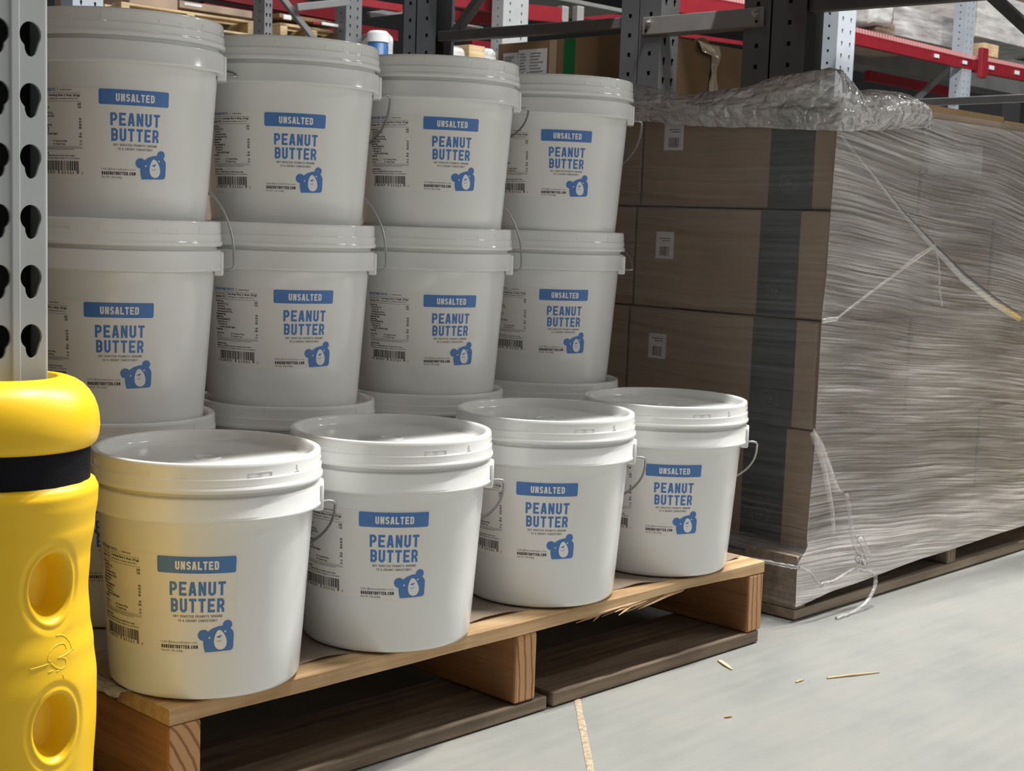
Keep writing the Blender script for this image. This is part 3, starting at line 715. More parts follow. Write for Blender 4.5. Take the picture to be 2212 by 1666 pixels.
rope([(1.52, .030, .597), (1.536, .029, .565), (1.541, .028, .535), (1.546, .028, .515), (1.56, .029, .49)], .0022)
s.build('film_string', M_fold, wrap, True)

# ------------------------------------------------------------------ rack uprights
def strip_holes(mb, O, u, v, w0, w1, z0, z1, pitch, cu, outline, depth, phase=0.0, mi=0, mih=1):
    """sheet from w0..w1 along u and z0..z1 along v, one punched hole per pitch at cu (outline points relative), rims sunk by depth"""
    O, u, v = Vector(O), Vector(u), Vector(v); nn = u.cross(v).normalized()
    k = math.floor((z0 - phase) / pitch); n = len(outline)
    def P(a, b, d=0): return O + u * a + v * b - nn * d
    z = phase + k * pitch
    while z < z1:
        a, b = max(z, z0), min(z + pitch, z1); mid = z + pitch / 2
        if b - a > pitch * .99:
            cor = [(w0 - cu, -pitch / 2), (w1 - cu, -pitch / 2), (w1 - cu, pitch / 2), (w0 - cu, pitch / 2)]
            angs = sorted(set(round(atan2(p[1], p[0]), 5) for p in list(outline) + cor)); hx = []; ox = []; n = len(angs)
            for ang in angs:
                dx, dy = cos(ang), sin(ang); ts = []
                if dx > 1e-9: ts.append((w1 - cu) / dx)
                if dx < -1e-9: ts.append((w0 - cu) / dx)
                if dy > 1e-9: ts.append((pitch / 2) / dy)
                if dy < -1e-9: ts.append((-pitch / 2) / dy)
                t = min(ts); ox.append((cu + dx * t, mid + dy * t)); best = None
                for q in range(len(outline)):
                    (ax, ay), (bx, by) = outline[q], outline[(q + 1) % len(outline)]
                    den = dx * (by - ay) - dy * (bx - ax)
                    if abs(den) < 1e-12: continue
                    tt = (ax * (by - ay) - ay * (bx - ax)) / den; uu = (ax * dy - ay * dx) / den
                    if tt > 0 and -1e-4 <= uu <= 1 + 1e-4: best = tt if best is None else max(best, tt)
                best = best or .005; hx.append((cu + dx * best, mid + dy * best))
            vs = [P(*q) for q in ox] + [P(*q) for q in hx] + [P(q[0], q[1], depth) for q in hx]; fs = []
            for i in range(n):
                j = (i + 1) % n; fs.append((i, j, n + j, n + i)); fs.append((n + i, n + j, 2 * n + j, 2 * n + i))
            mb.add(vs, fs, mi)
        else: mb.add([P(w0, a), P(w1, a), P(w1, b), P(w0, b)], [(0, 1, 2, 3)], mi)
        z += pitch
def teardrop(flip=1):
    pts = []
    R = .0108; r = .0058; cyb = -.0125
    for i in range(19):
        a = radians(-35 + 250 * i / 18); pts.append((R * cos(a) * 1.0, R * sin(a) + .002))
    pts += [(-.0060, -.0070), (-.0056, -.0105)]
    for i in range(7):
        a = radians(190 + 150 * i / 6); pts.append((r * cos(a) + .0006, r * sin(a) + cyb + .002))
    pts = [(p[0] * .9, p[1] + .006) for p in pts]
    if flip < 0: pts = [(-p[0], p[1]) for p in pts][::-1]
    return pts
# near post: face toward the aisle at y = -.031, x from -.204 to -.143
post = thing('rack_upright', 'grey steel rack upright with black teardrop slots at the left edge of the picture', 'rack upright', (-.1735, 0, 0))
PLx = post.location
mb = MB(); f = -.031
td = teardrop(1); tdm = teardrop(-1)
def L_(x): return x - PLx[0]
PH = .7495 - .0508 / 2 - .0046
strip_holes(mb, (0, f, 0), (1, 0, 0), (0, 0, 1), L_(-.1690), L_(-.1462), .02, 1.6, .0508, L_(-.1592), td, .0032, PH % .0508)
strip_holes(mb, (0, f, 0), (1, 0, 0), (0, 0, 1), L_(-.2008), L_(-.1780), .02, 1.6, .0508, L_(-.1872), tdm, .0032, PH % .0508)
prof = [(-.1780, f), (-.1772, f - .0018), (-.1764, f - .0022), (-.1706, f - .0022), (-.1698, f - .0018), (-.1690, f)]
for (a, b), (c, d) in zip(prof[:-1], prof[1:]): mb.add([(L_(a), b, .02), (L_(c), d, .02), (L_(c), d, 1.6), (L_(a), b, 1.6)], [(0, 1, 2, 3)])
for sg in (1, -1):
    e = -.1462 if sg > 0 else -.2008; pr = [(e, f)] + [(e + sg * .0034 * sin(radians(t)), f + .0034 * (1 - cos(radians(t)))) for t in (22, 45, 68, 90)] + [(e + sg * .0034, .045), (e + sg * .0034 - sg * .018, .045)]
    for (a, b), (c, d) in zip(pr[:-1], pr[1:]):
        q = [(L_(a), b, .02), (L_(c), d, .02), (L_(c), d, 1.6), (L_(a), b, 1.6)]; mb.add(q if sg > 0 else q[::-1], [(0, 1, 2, 3)])
bm_ = mb.build('column', M_rack, post)
bm2 = bmesh.new(); bm2.from_mesh(bm_.data); bmesh.ops.remove_doubles(bm2, verts=bm2.verts, dist=.00005); bm2.to_mesh(bm_.data); bm2.free()
q = MB(); q.box((L_(-.203), .0, .02), (L_(-.144), .004, 1.6)); q.build('interior_shade', M_black, post)  # black slab behind the slots, painting the dark of the hollow column
q = MB(); q.box((-.06, -.05, 0), (.06, .07, .008)); q.build('base_plate', M_rack, post, bevel=.002)

# ---- yellow guard around the near post
def guard(label, loc):
    g = thing('post_guard', label, 'post guard', loc)
    def rad(z, a):
        """outer radius at height z (a = azimuth from the aisle-facing direction)"""
        zs = [0, .04, .10, .165, .195, .225, .250, .275, .305, .335, .357, .366, .3720, .3750]
        rs = [.0800, .0800, .0765, .0795, .0797, .0770, .0738, .0723, .0740, .0780, .0806, .0810, .0785, .0740]
        return interp(zs, rs, z)
    HZ = (.045, .167, .289)
    def body(a, z):
        r = rad(z, a); x = r * a
        for hz in HZ:
            ex, ez = (x - .010) / .0235, (z - hz) / .0325
            d = sqrt(ex * ex + ez * ez)
            if d < 1.3: r -= .026 * (1 - min(1, max(0, (d - .66) / .42))) ** 1 * (1 if d < .66 else .5 + .5 * cos(pi * min(1, (d - .66) / .42))) if d < 1.08 else 0; r -= .0016 * max(0, 1 - abs(d - 1.12) / .18)
        return (r * sin(a), -r * cos(a), z)
    s_ = MB(); A0 = radians(150)
    s_.grid(body, lin(-A0, A0, 300), lin(0, .362, 300) + [.364, .366, .368, .370, .372, .374, .375])
    s_.build('guard_body', M_yel, g, True)
    s_ = MB()
    cap = [(.0735, .4040), (.0765, .4045), (.0795, .4075), (.0815, .4130), (.0823, .4210), (.0818, .4290), (.0803, .4370), (.0775, .4445), (.0735, .4510), (.0685, .4565), (.0625, .4605), (.0560, .4630), (.0505, .4640), (.0470, .4640), (.0462, .4630), (.0458, .40)]
    nC = 120; vs = []; fs = []
    for r, z in cap:
        for i in range(nC + 1):
            a = -A0 + 2 * A0 * i / nC; k = 1.0
            vs.append((r * sin(a), -r * cos(a), z))
    for j in range(len(cap) - 1):
        for i in range(nC): q0 = j * (nC + 1) + i; fs.append((q0, q0 + 1, q0 + nC + 2, q0 + nC + 1))
    s_.add(vs, fs); s_.build('rounded_top', M_yel, g, True)
    s_ = MB()
    s_.grid(lambda a, z: ((.0742 + .0005 * nz(a * 6, z * 30, 0)) * sin(a), -(.0742 + .0005 * nz(a * 6, z * 30, 0)) * cos(a), z), lin(-A0, A0, 90), lin(.364, .412, 12))
    s_.build('black_strap', M_strap, g, True)
    # moulded lettering running up the front, raised
    s_ = MB(); rx, rz_ = .165, .00030
    def mp(px, py):
        a = ((px - 328) * .000117 + .010) / .078; z = .289 - (py - 395) * .000117
        r = rad(z, a) - .0003; return (r * sin(a), -r * cos(a), z)
    for st in ([(350, 757), (400, 762), (445, 792), (475, 838), (488, 885), (506, 880)], [(490, 884), (440, 905), (345, 920)], [(430, 868), (424, 838), (392, 822), (332, 828), (284, 862), (262, 908), (282, 932)],
               [(120, 962), (190, 955), (265, 945)], [(345, 918), (398, 928), (420, 955), (410, 990), (372, 1004), (330, 985), (290, 948)], [(262, 1008), (300, 1000)], [(330, 1016), (356, 1010)], [(384, 1045), (389, 1080)]):
        s_.tube([mp(*p) for p in sm([(a, b, 0) for a, b in st], 6) and [(v.x, v.y) for v in sm([(a, b, 0) for a, b in st], 6)]], .0007, 6)
    s_.build('moulded_lettering', M_yel, g, True)
    return g
G1 = guard('yellow plastic post guard with black strap around the upright at the left edge', (-.1735, -.005, 0))
G2 = dup(G1); G2.location = (2.215, -.09, 0); G2['label'] = 'yellow post guard just past the right edge, mirrored in the stretch film'

# ---- other uprights of the rack rows
def sq(r=.0055): return [(r, 0), (r, r), (0, r), (-r, r), (-r, 0), (-r, -r), (0, -r), (r, -r)]
def keyh():
    return [(.006 * cos(radians(a)), .006 * sin(radians(a)) + .005) for a in range(-30, 211, 40)] + [(-.0032, -.008), (0, -.012), (.0032, -.008)]
def upright(label, x, y0, y1, z1, mat, split=None, w_=.076, zlow=0.0, slots=True):
    """channel columns seen from the side: side face at x, y0..y1, with square holes; optional slotted face at y0 ('near')"""
    r = thing('rack_upright', label, 'rack upright', (x + w_ / 2, (y0 + y1) / 2, 0), 0, 'rack uprights behind the pallets')
    c = r.location
    segs = [(y0, y1)] if split is None else [(y0, split - .0025), (split + .0025, y1)]
    for a, b in segs:
        mb = MB(); a_, b_ = a - c[1], b - c[1]; X0 = x - c[0]; X1 = X0 + w_
        # side face normal -x: u = -y direction
        strip_holes(mb, (X0, b_, 0), (0, -1, 0), (0, 0, 1), 0, b_ - a_, zlow, z1, .0508, (b_ - a_) * .52, sq(), .003, .02)
        if slots: strip_holes(mb, (X0, a_, 0), (1, 0, 0), (0, 0, 1), 0, w_ / 2, zlow, z1, .0508, w_ * .27, keyh(), .003, .0)
        if slots: strip_holes(mb, (X0, a_, 0), (1, 0, 0), (0, 0, 1), w_ / 2, w_, zlow, z1, .0508, w_ * .73, keyh(), .003, .0)
        mb.add([(X1, a_, zlow), (X1, b_, zlow), (X1, b_, z1), (X1, a_, z1)], [(0, 1, 2, 3)])
        mb.add([(X0 + .02, b_, zlow), (X0, b_, zlow), (X0, b_, z1), (X0 + .02, b_, z1)], [(0, 1, 2, 3)]); mb.add([(X1, b_, zlow), (X1 - .02, b_, zlow), (X1 - .02, b_, z1), (X1, b_, z1)], [(0, 1, 2, 3)])
        mb.build('column', mat, r)
        q = MB(); q.box((X0 + .006, a_ + .006, zlow), (X1 - .006, b_ - .006, z1 - .01)); q.build('interior_shade', M_black, r)  # black core in place of the shade inside the channel
    return r
XF = 2.25
uR = upright('dark grey rack upright with square holes, right end of the bolted bracket', XF, .795, .977, 2.6, M_rackd, split=.895, slots=False)
uL = upright('dark grey rack upright with square holes and slots, left end of the bolted bracket', XF, 1.241, 1.376, 2.6, M_rackd, split=1.315)
uF = upright('pale grey rack upright lit from the far aisle, beyond the slanted brace', XF, 2.110, 2.258, 2.8, M_rackl, split=2.2, slots=False)  # lighter steel colour stands in for light from the far aisle
uN = upright('dark grey rack upright behind the guard past the right edge', XF - .07, -.118, -.043, 2.6, M_rackd)
def steel(name, label, cat, p, q, wd, ht, mat, up=(0, 0, 1), group=None):
    c = (Vector(p) + Vector(q)) / 2; mb = MB(); mb.bar(Vector(p) - c, Vector(q) - c, wd, ht, up)
    o = mb.build(name, mat, None, bevel=min(wd, ht) * .12, loc=c); return tag(o, label, cat, group)
sp = thing('row_spacer', 'light zinc bracket bolted between two dark rack uprights', 'bracket', (XF - .004, 1.105, 1.132))
mb = MB(); mb.bar((0, -.19, -.0005), (0, .192, .0005), .004, .045); mb.bar((.022, -.19, -.024), (.022, .192, -.023), .044, .003); mb.build('spacer_plate', M_spacer, sp, bevel=.0012)
for yb in (-.166, .172):
    mb = MB(); mb.tube([(-.002, yb, .008), (-.005, yb, .008)], .0095, 12); mb.tube([(-.005, yb, .008), (-.012, yb, .008)], .0065, 6); mb.tube([(-.012, yb, .008), (-.016, yb, .008)], .0035, 8); mb.build('bolt', M_bolt, sp, bevel=.0008)
    mb = MB(); mb.tube([(-.002, yb + (-.004 if yb < 0 else .008), -.012), (-.0028, yb + (-.004 if yb < 0 else .008), -.012)], .0042, 12); mb.build('bolt_hole', M_black, sp)
steel('frame_strut', 'grey horizontal strut in front of the green-taped box', 'strut', (XF + .02, 1.376, 1.148), (XF + .02, 2.11, 1.158), .03, .031, M_strut)
steel('frame_brace', 'slanted grey brace rising left of centre behind the buckets', 'brace', (XF + .03, 2.06, 1.165), (XF + .03, 1.56, 1.62), .03, .022, M_strut)
steel('frame_strut', 'dark grey horizontal strut along the top edge right of the dark uprights', 'strut', (XF + .03, .80, 1.166), (XF + .03, .05, 1.158), .035, .06, M_rackd)
steel('frame_brace', 'dark slanted brace cutting the upper right corner', 'brace', (XF + .03, .40, 1.19), (XF + .03, .10, .93), .03, .024, M_rackd)

# upper level of this rack: red beams and deck just over the picture, they shade the stacks
for yb, wh in ((-.012, 'aisle side'), (.93, 'flue side')):
    steel('rack_beam', 'red rack beam over the buckets on the %s, above the picture' % wh, 'beam', (-.13, yb, 1.40), (XF - .003, yb, 1.40), .045, .11, M_red, group=None)
mb = MB(); mb.box((-.13, -.03, 1.456), (XF, .95, 1.474)); tag(mb.build('rack_deck', M_deck, None), 'solid deck of the rack level above the buckets', 'deck')

mb = MB(); mb.box((-2.55, -.03, 1.456), (-.22, .95, 1.474)); tag(mb.build('rack_deck', M_deck, None), 'unseen deck added left of the steel post to darken the bay', 'deck')  # added out of view to cut ambient light from the left bay
mb = MB(); mb.box((2.33, -.03, 1.456), (4.65, .95, 1.474)); tag(mb.build('rack_deck', M_deck, None), 'unseen deck added right of the dark uprights to shade what lies below', 'deck')  # unseen, added so the next bay falls darker
mb = MB(); mb.box((-2.5, 1.28, 1.456), (XF - .01, 2.2, 1.474)); tag(mb.build('rack_deck', M_deck, None), 'unseen deck added over the rear rack row for shade', 'deck')  # added unseen to keep light out from behind the stacks
mb = MB(); mb.box((2.42, .1, 1.476), (4.5, 1.3, 2.7)); tag(mb.build('wrapped_load', M_card, None, bevel=.005), 'unseen load added above the open cartons to shade the torn carton', 'load')  # unseen blocker, added so the torn carton lies in shade
mb = MB(); mb.box((-1.45, .02, 0), (-.29, 1.1, 1.1)); tag(mb.build('wrapped_load', M_card, None, bevel=.005), 'unseen load added left of the steel post to block light', 'load')  # added out of view to shade the left end of the pallet
mb = MB(); mb.box((-.1, 1.32, 0), (1.95, 2.2, .90)); tag(mb.build('wrapped_load', M_card, None, bevel=.005), 'unseen load added behind the bucket stacks to block light', 'load')  # hidden block added to stop light coming in from the rear
# ------------------------------------------------------------------ setting
mb = MB(); mb.add([(-8, -8, 0), (18, -8, 0), (18, 14, 0), (-8, 14, 0)], [(0, 1, 2, 3)])
tag(mb.build('floor', M_floor), None, None, kind='structure')
mb = MB()
def jt(u, v):
    x = .70 - 2.6 * u; base = -.0; y = .095 + (x - .70) * 1.017
    wv = .0025 * nz(u * 60, 0, 0); hw = .0042 + .0012 * nz(u * 90, 4, 0)
    return (x + wv + hw * v * .72, y + wv - hw * v * .70, .0006 + (.0008 if v == 0 else 0))
mb.grid(jt, lin(0, 1, 160), [-1, 0, 1]); tag(mb.build('trim_1', M_joint, None, True), None, None, kind='structure')
mb = MB(); mb.box((-8, 13.9, 0), (18, 14, 7)); tag(mb.build('wall_back', M_wall), None, None, kind='structure')
mb = MB(); mb.box((-8, -6.1, 0), (18, -6, 7)); tag(mb.build('reflector_wall', plain('pale_reflector_panel', (.48, .48, .48), .8, var=.08, vscale=2)), None, None, kind='structure')  # unseen pale wall, added for the stretch film to reflect
mb = MB(); mb.box((17.9, -6, 0), (18, 13.9, 7)); tag(mb.build('wall_right', M_wall), None, None, kind='structure')
# chips of wood on the floor
def chip(label, p, q, wd, ht=.0016, mat=M_wl):
    c = (Vector(p) + Vector(q)) / 2; P, Q = Vector(p) - c, Vector(q) - c; d = (Q - P); s_ = Vector((-d.y, d.x, 0)).normalized() * wd / 2; mb = MB()
    mid = (P + Q) / 2 + Vector((0, 0, ht * .5))
    vs = [P - s_ * .8, P + s_ * .9, mid + s_, Q + s_ * .25, Q - s_ * .2, mid - s_]; vs = [v + Vector((0, 0, .0004)) for v in vs]
    up = [v + Vector((0, 0, ht)) for v in vs]; n = 6
    mb.add(vs + up, [(5, 4, 3, 2, 1, 0), tuple(range(6, 12))] + [(i, (i + 1) % 6, 6 + (i + 1) % 6, 6 + i) for i in range(6)])
    return tag(mb.build('wood_splinter', mat, None, loc=c), label, 'splinter')
chip('short flat wood chip on the floor just off the pine pallet corner', (.889, -.018, 0), (.868, -.055, 0), .0075)
chip('long thin sliver of wood lying alone on the concrete', (.941, -.163, 0), (1.021, -.197, 0), .0036)
chip('tiny pale crumb of wood beside the long sliver', (.891, -.145, 0), (.909, -.146, 0), .003)
chip('tiny pale flake on the concrete nearer the pallet than the sliver', (.700, -.165, 0), (.709, -.170, 0), .003)

# ------------------------------------------------------------------ racks and goods across the far aisle
def at(px, py, Y):
    """world point on the plane y = Y seen at photograph pixel (px, py)"""
    d = FW + (px - 1106) / 3107.05 * RR - (py - 833) / 3107.05 * UU
    return CO + d * ((Y - CO.y) / d.y)
def beam(label, a, b, Y, hpx, dep=.05, mat=None, teeth=False):
    A, B = at(a[0], a[1], Y), at(b[0], b[1], Y); A2 = at(a[0], a[1] + hpx, Y); h = (A - A2).length
    zz = (A.z + B.z) / 2
    r = thing('rack_beam', label, 'beam', ((A.x + B.x) / 2, Y + dep / 2, zz), 0, 'red rack beams across the far aisle'); L = abs(B.x - A.x) / 2
    sl = (B.z - A.z) / 2 / L; mb = MB()
    vs = [(-L, -dep / 2, -L * sl - h), (L, -dep / 2, L * sl - h), (L, dep / 2, L * sl - h), (-L, dep / 2, -L * sl - h), (-L, -dep / 2, -L * sl), (L, -dep / 2, L * sl), (L, dep / 2, L * sl), (-L, dep / 2, -L * sl)]
    mb.add(vs, [(0, 3, 2, 1), (4, 5, 6, 7), (0, 1, 5, 4), (1, 2, 6, 5), (2, 3, 7, 6), (3, 0, 4, 7)])
    mb.add([(-L, -dep / 2 - .006, -L * sl - h), (L, -dep / 2 - .006, L * sl - h), (L, -dep / 2 - .006, L * sl - h * .8), (-L, -dep / 2 - .006, -L * sl - h * .8)], [(0, 1, 2, 3)])
    mb.build('beam_channel', mat or M_red, r)
    return r, L, sl, h
def col(label, px, wpx, Y, mat, z1=3.2, d=.10):
    A = at(px, 60, Y); B = at(px + wpx, 60, Y); return upright(label, A.x, Y, Y + d, z1, mat, w_=max(.05, B.x - A.x))
def brick(name, label, cat, a, b, Y, dep, mat, group=None, hang=0.0, parts=None):
    """box with its front face between photo corners a (upper left) and b (lower right) on the plane y = Y"""
    A, B = at(a[0], a[1], Y), at(b[0], b[1], Y); z1 = A.z; z0 = B.z - hang
    r = thing(name, label, cat, ((A.x + B.x) / 2, Y + dep / 2, z0), 0, group); mb = MB(); w_ = (B.x - A.x) / 2
    mb.box((-w_, -dep / 2, 0), (w_, dep / 2, z1 - z0)); mb.build({'box': 'carton'}.get(cat, 'body'), mat, r, bevel=.004)
    return r, w_, z1 - z0
# right-hand part: the long red beam with its wire deck
YR = 4.3
r, L, sl, h = beam('long red beam with white squares and wire deck, upper right', (1740, 44), (2150, 140), YR, 27)
mb = MB(); n = 70
for i in range(n):
    x = -L + 2 * L * (i + .5) / n; mb.box((x - .008, -.03, x * sl), (x + .008, .035, x * sl + .032))
mb.box((-L, .02, -.004 - L * 0), (L, .03, .002)) if False else None
mb.build('wire_deck_ends', plain('pink_faded_red', (.62, .30, .29), .5), r)
for px in (1775, 2030, 2092):
    q = at(px, 0, YR).x - r.location.x; mb = MB(); mb.box((q - .035, -.034, q * sl - h * .62), (q + .035, -.0285, q * sl - h * .3)); mb.build('white_square', M_paper, r)
r, L, sl, h = beam('red beam with white squares leaving the right edge', (2112, 128), (2230, 152), YR - .02, 27)
for px in (2151, 2207):
    q = at(px, 0, YR - .02).x - r.location.x; mb = MB(); mb.box((q - .04, -.034, q * sl - h * .62), (q + .04, -.0285, q * sl - h * .3)); mb.build('white_square', M_paper, r)
n = 22; mb = MB()
for i in range(n):
    x = -L + 2 * L * (i + .5) / n; mb.box((x - .008, -.03, x * sl), (x + .008, .035, x * sl + .03))
mb.build('wire_deck_ends', bpy.data.materials['pink_faded_red'], r)
mb = MB(); A = at(2108, 120, YR - .05); 
mb.box((-.05, -.02, -.13), (.05, .02, .10)); tag(mb.build('beam_connector', M_red, None, bevel=.006, loc=A + Vector((.12, 0, -.03))), 'red end connector where two long red beams meet the upright', 'connector')
beam('dark red beam below the long beam, behind the plastic hump', (1880, 152), (2075, 192), YR + 1.0, 22)
beam('red beam in the gap right of the dark upright, lower', (1745, 116), (1812, 130), YR + .9, 34)
col('pale grey upright where the two red beams meet, upper right', 2085, 20, YR, M_rackl)
col('pale grey upright in the gap left of the shrink-wrapped load', 1810, 38, 2.16, M_rackl, d=.09)
# goods on the beam
r, w_, h_ = brick('cardboard_carton', 'brown film-covered cartons above the long red beam, left of the pale upright', 'box', (1932, 8), (2092, 112), YR + .25, .9, M_card, 'cartons across the far aisle')
mb = MB(); mb.box((-w_ - .006, -.456, -.0), (w_ + .006, -.450, h_)); mb.build('film_cover', M_bgfilm, r)
brick('wood_pallet_end', 'dark pallet end with white film on the long red beam', 'pallet', (1893, 45), (1932, 82), YR + .02, .8, M_wgd)
def blob(name, label, cat, a, b, Y, dep, mat, seed, base=None):
    A, B = at(a[0], a[1], Y), at(b[0], b[1], Y)
    if base: B.z = base
    c = Vector(((A.x + B.x) / 2, Y + dep / 2, (A.z + B.z) / 2)); w_, h_ = (B.x - A.x) / 2, (A.z - B.z) / 2
    def f(u, v):
        e = .35; cx, sx = cos(u), sin(u); cz, sz = cos(v), sin(v); sg = lambda t, p: math.copysign(abs(t) ** p, t)
        k = 1 + .07 * nz(cx * 3 + seed, sx * 3, sz * 3)
        return (w_ * sg(cx, e) * sg(cz, e) * k, dep / 2 * sg(sx, e) * sg(cz, e) * k, h_ * sg(sz, e) * k)
    mb = MB(); mb.grid(f, lin(0, 2 * pi, 60), lin(-pi / 2, pi / 2, 30)); o = mb.build(name, mat, None, True, loc=c); return tag(o, label, cat)
M_wfilm = plain('bunched_white_film', (.58, .57, .55), .25, spec=.8, var=.3, vscale=5, bump=1.0, bscale=14, scale=(1, 1, 5))
blob('film_bundle', 'shiny white film bulging over the pallet end at the long red beam', 'film', (1889, -22), (1936, 62), YR - .03, .5, M_wfilm, 2)
brick('wrapped_load', 'tall pale shrink-wrapped load in the upper right corner', 'load', (2118, -60), (2290, 122), YR + .2, 1.0, M_wfilm)
brick('timber_block', 'tan wood block under the white shrink-wrapped load', 'block', (2128, 92), (2156, 126), YR + .05, .3, M_wl)
brick('timber_block', 'tan wood block in the gap beside the dark upright, top', 'block', (1758, 18), (1771, 42), YR + .05, .3, M_wl)
brick('rack_deck', 'grey underside decking beneath the long red beam', 'deck', (1800, 128), (2330, 160), YR + 1.25, .3, M_deck)
# grey low strut and brace of the next frame, open cartons behind the wrapped pallet
steel('frame_strut', 'grey horizontal strut across the right edge above the open carton', 'strut', (4.70, 1.95, 1.150), (4.72, 1.18, 1.158), .03, .030, M_strut)
a, b = at(2048, 148, 5.0), at(1978, 216, 5.0); steel('frame_brace', 'slanted grey brace below the long red beam', 'brace', a, b, .03, .055, M_strut)
for k, (a, b, lab) in enumerate((((1985, 236), (2166, 300), 'tan open carton top edge behind the wrapped pallet, beside the plastic hump'), ((2167, 254), (2300, 300), 'tan open carton top edge behind the wrapped pallet, at the right edge'))):
    Y = .62; A, B = at(a[0], a[1], Y), at(b[0], b[1], Y); z1 = [.933, .924][k]
    r = thing('cardboard_carton', lab, 'box', ((A.x + B.x) / 2, Y + .2, .55), 0, 'open cartons behind the wrapped pallet'); hw = (B.x - A.x) / 2 - .002; hh = z1 - .55
    for nm, lo, hi in (('front_wall', (-hw, -.2, 0), (hw, -.195, hh)), ('back_wall', (-hw, .195, 0), (hw, .2, hh)), ('side_wall', (-hw, -.195, 0), (-hw + .005, .195, hh)), ('side_wall', (hw - .005, -.195, 0), (hw, .195, hh)), ('base', (-hw, -.2, -.004), (hw, .2, 0))):
        mb = MB(); mb.box(lo, hi); mb.build(nm, M_card3, r)
mb = MB(); mb.box((2.37, .30, .0), (3.9, 1.15, .546)); tag(mb.build('cardboard_carton', M_card2, None, bevel=.004), 'large brown carton hidden under the two open cartons', 'box')
brick('black_bin', 'black bin at the right edge beyond the open carton', 'bin', (2168, 218), (2203, 254), 3.0, .3, M_black, hang=at(2203, 254, 3.0).z)
# the big carton of the rear row, seen on its corner behind the left dark upright
X0, Y0, Z0, Z1 = 2.385, 1.40, .0, 1.141
r = thing('cardboard_carton', 'brown carton with white shipping papers, green tape stripe and torn packing tape', 'box', (X0 + .36, Y0 + .2875, Z0))
c_ = r.location
def rb(lo, hi, name, mat):
    mb = MB(); mb.box([lo[k] - c_[k] for k in range(3)], [hi[k] - c_[k] for k in range(3)]); return mb.build(name, mat, r)
rb((X0, Y0, Z0), (X0 + .72, Y0 + .575, Z1), 'carton', M_card2)
rb((X0 - .0012, 1.660, Z0 + .02), (X0 + .001, 1.703, Z1 - .001), 'green_tape', M_green)
rb((X0 - .0010, 1.735, Z0 + .02), (X0 + .001, 1.762, Z1 - .001), 'clear_tape', M_clear)
rb((X0 - .0014, 1.772, 1.035), (X0 + .001, 1.888, 1.118), 'shipping_papers', M_paper); rb((X0 - .0012, 1.891, 1.02), (X0 + .001, 1.952, 1.112), 'shipping_papers', M_paper)
mb = MB(); rn = random.Random(9)
for y0, y1, zt in ((1.782, 1.838, 1.106), (1.850, 1.880, 1.106), (1.900, 1.944, 1.10)):
    for k in range(7):
        z = zt - k * .0088; L_y = (y1 - y0) * rn.uniform(.6, 1); mb.box((X0 - .0022 - c_[0], y1 - L_y - c_[1], z - c_[2]), (X0 - .0013 - c_[0], y1 - c_[1], z + .0024 - c_[2]))
mb.build('printed_lines', plain('faint_print', (.42, .43, .46), .6), r)
tx = 2.700 - c_[0]; fy = Y0 - c_[1]
def tapef(u, v):
    return (tx + .035 * (u - .5) * (1 + .5 * nz(v * 5, 1, 0)) + .016 * nz(v * 4, 0, 3), fy - .003 - .010 * max(0, nz(u * 4, v * 7, 1)), Z1 - Z0 - .004 - v * .24)
mb = MB(); mb.grid(tapef, lin(0, 1, 8), lin(0, 1, 40)); mb.build('torn_tape', M_clear, r, True)
mb = MB(); mb.grid(lambda u, v: (tx - .085 + .075 * u, fy - .004 - .02 * v * (1 + .4 * nz(u * 5, v * 5, 0)), Z1 - Z0 + .003 - .034 * v - .01 * u), lin(0, 1, 8), lin(0, 1, 8)); mb.build('loose_tape_flap', M_clear, r, True)
P = [(tx + .02 + .040 * cos(t), Z1 - Z0 + .026 * sin(t)) for t in lin(0, pi, 14)]; n = 14
vs = [(p[0], fy + .06, p[1]) for p in P] + [(p[0], fy + .064, p[1]) for p in P]
mb = MB(); mb.add(vs, [tuple(range(n))[::-1], tuple(range(n, 2 * n))] + [(i, (i + 1) % n, n + (i + 1) % n, n + i) for i in range(n)]); mb.build('rounded_flap', M_card2, r)
# between the dark uprights, above the bracket
r, L, sl, h = beam('bright red beam above the bolted bracket, under packed goods', (1440, -22), (1680, 22), 4.6, 44)
mb = MB(); n = 40
for i in range(n):
    x = -L + 2 * L * (i + .5) / n; mb.box((x - .012, -.03, x * sl), (x + .012, .03, x * sl + .028))
mb.build('wire_deck_ends', bpy.data.materials['pink_faded_red'], r)
beam('dark red beam low behind the torn carton', (1470, 70), (1640, 94), 6.2, 9)
# left-hand part, racks across the aisle behind the stacks
YL = 5.6
def wpallet(label, a, b, Y, hpx, mats=None):
    A, B = at(a[0], a[1], Y), at(b[0], b[1], Y); h = (A - at(a[0], a[1] + hpx, Y)).length; L = B.x - A.x
    k = h / ZD
    p = pallet('wooden_pallet', label, (A.x, Y, (A.z + B.z) / 2 - h), L, 1.0, mats or (M_wl, M_wl, M_wl, M_wl), ztop=h, zb=.02 * k, sh=.085 * k, sw=.05, group='light pallets across the far aisle'); return p, A, B
wpallet('light pallet end with cartons on it, above the leftmost stacks', (262, 8), (552, 42), YL, 36)
brick('cardboard_carton', 'brown carton on the far pallet, cut by the top edge', 'box', (280, -60), (384, 22), YL + .1, .8, M_card, 'cartons across the far aisle')
r, w_, h_ = brick('cardboard_carton', 'low dark brown carton with small white label on the far pallet', 'box', (388, 0), (545, 40), YL + .12, .8, M_card, 'cartons across the far aisle')
mb = MB(); mb.box((-w_ + .03, -.402, h_ * .45), (-w_ + .14, -.3995, h_ * .8)); mb.build('paper_label', M_paper, r)
wpallet('light pallet with small red and white labels above it, beyond the second stack', (606, 48), (748, 70), YL + .02, 40)
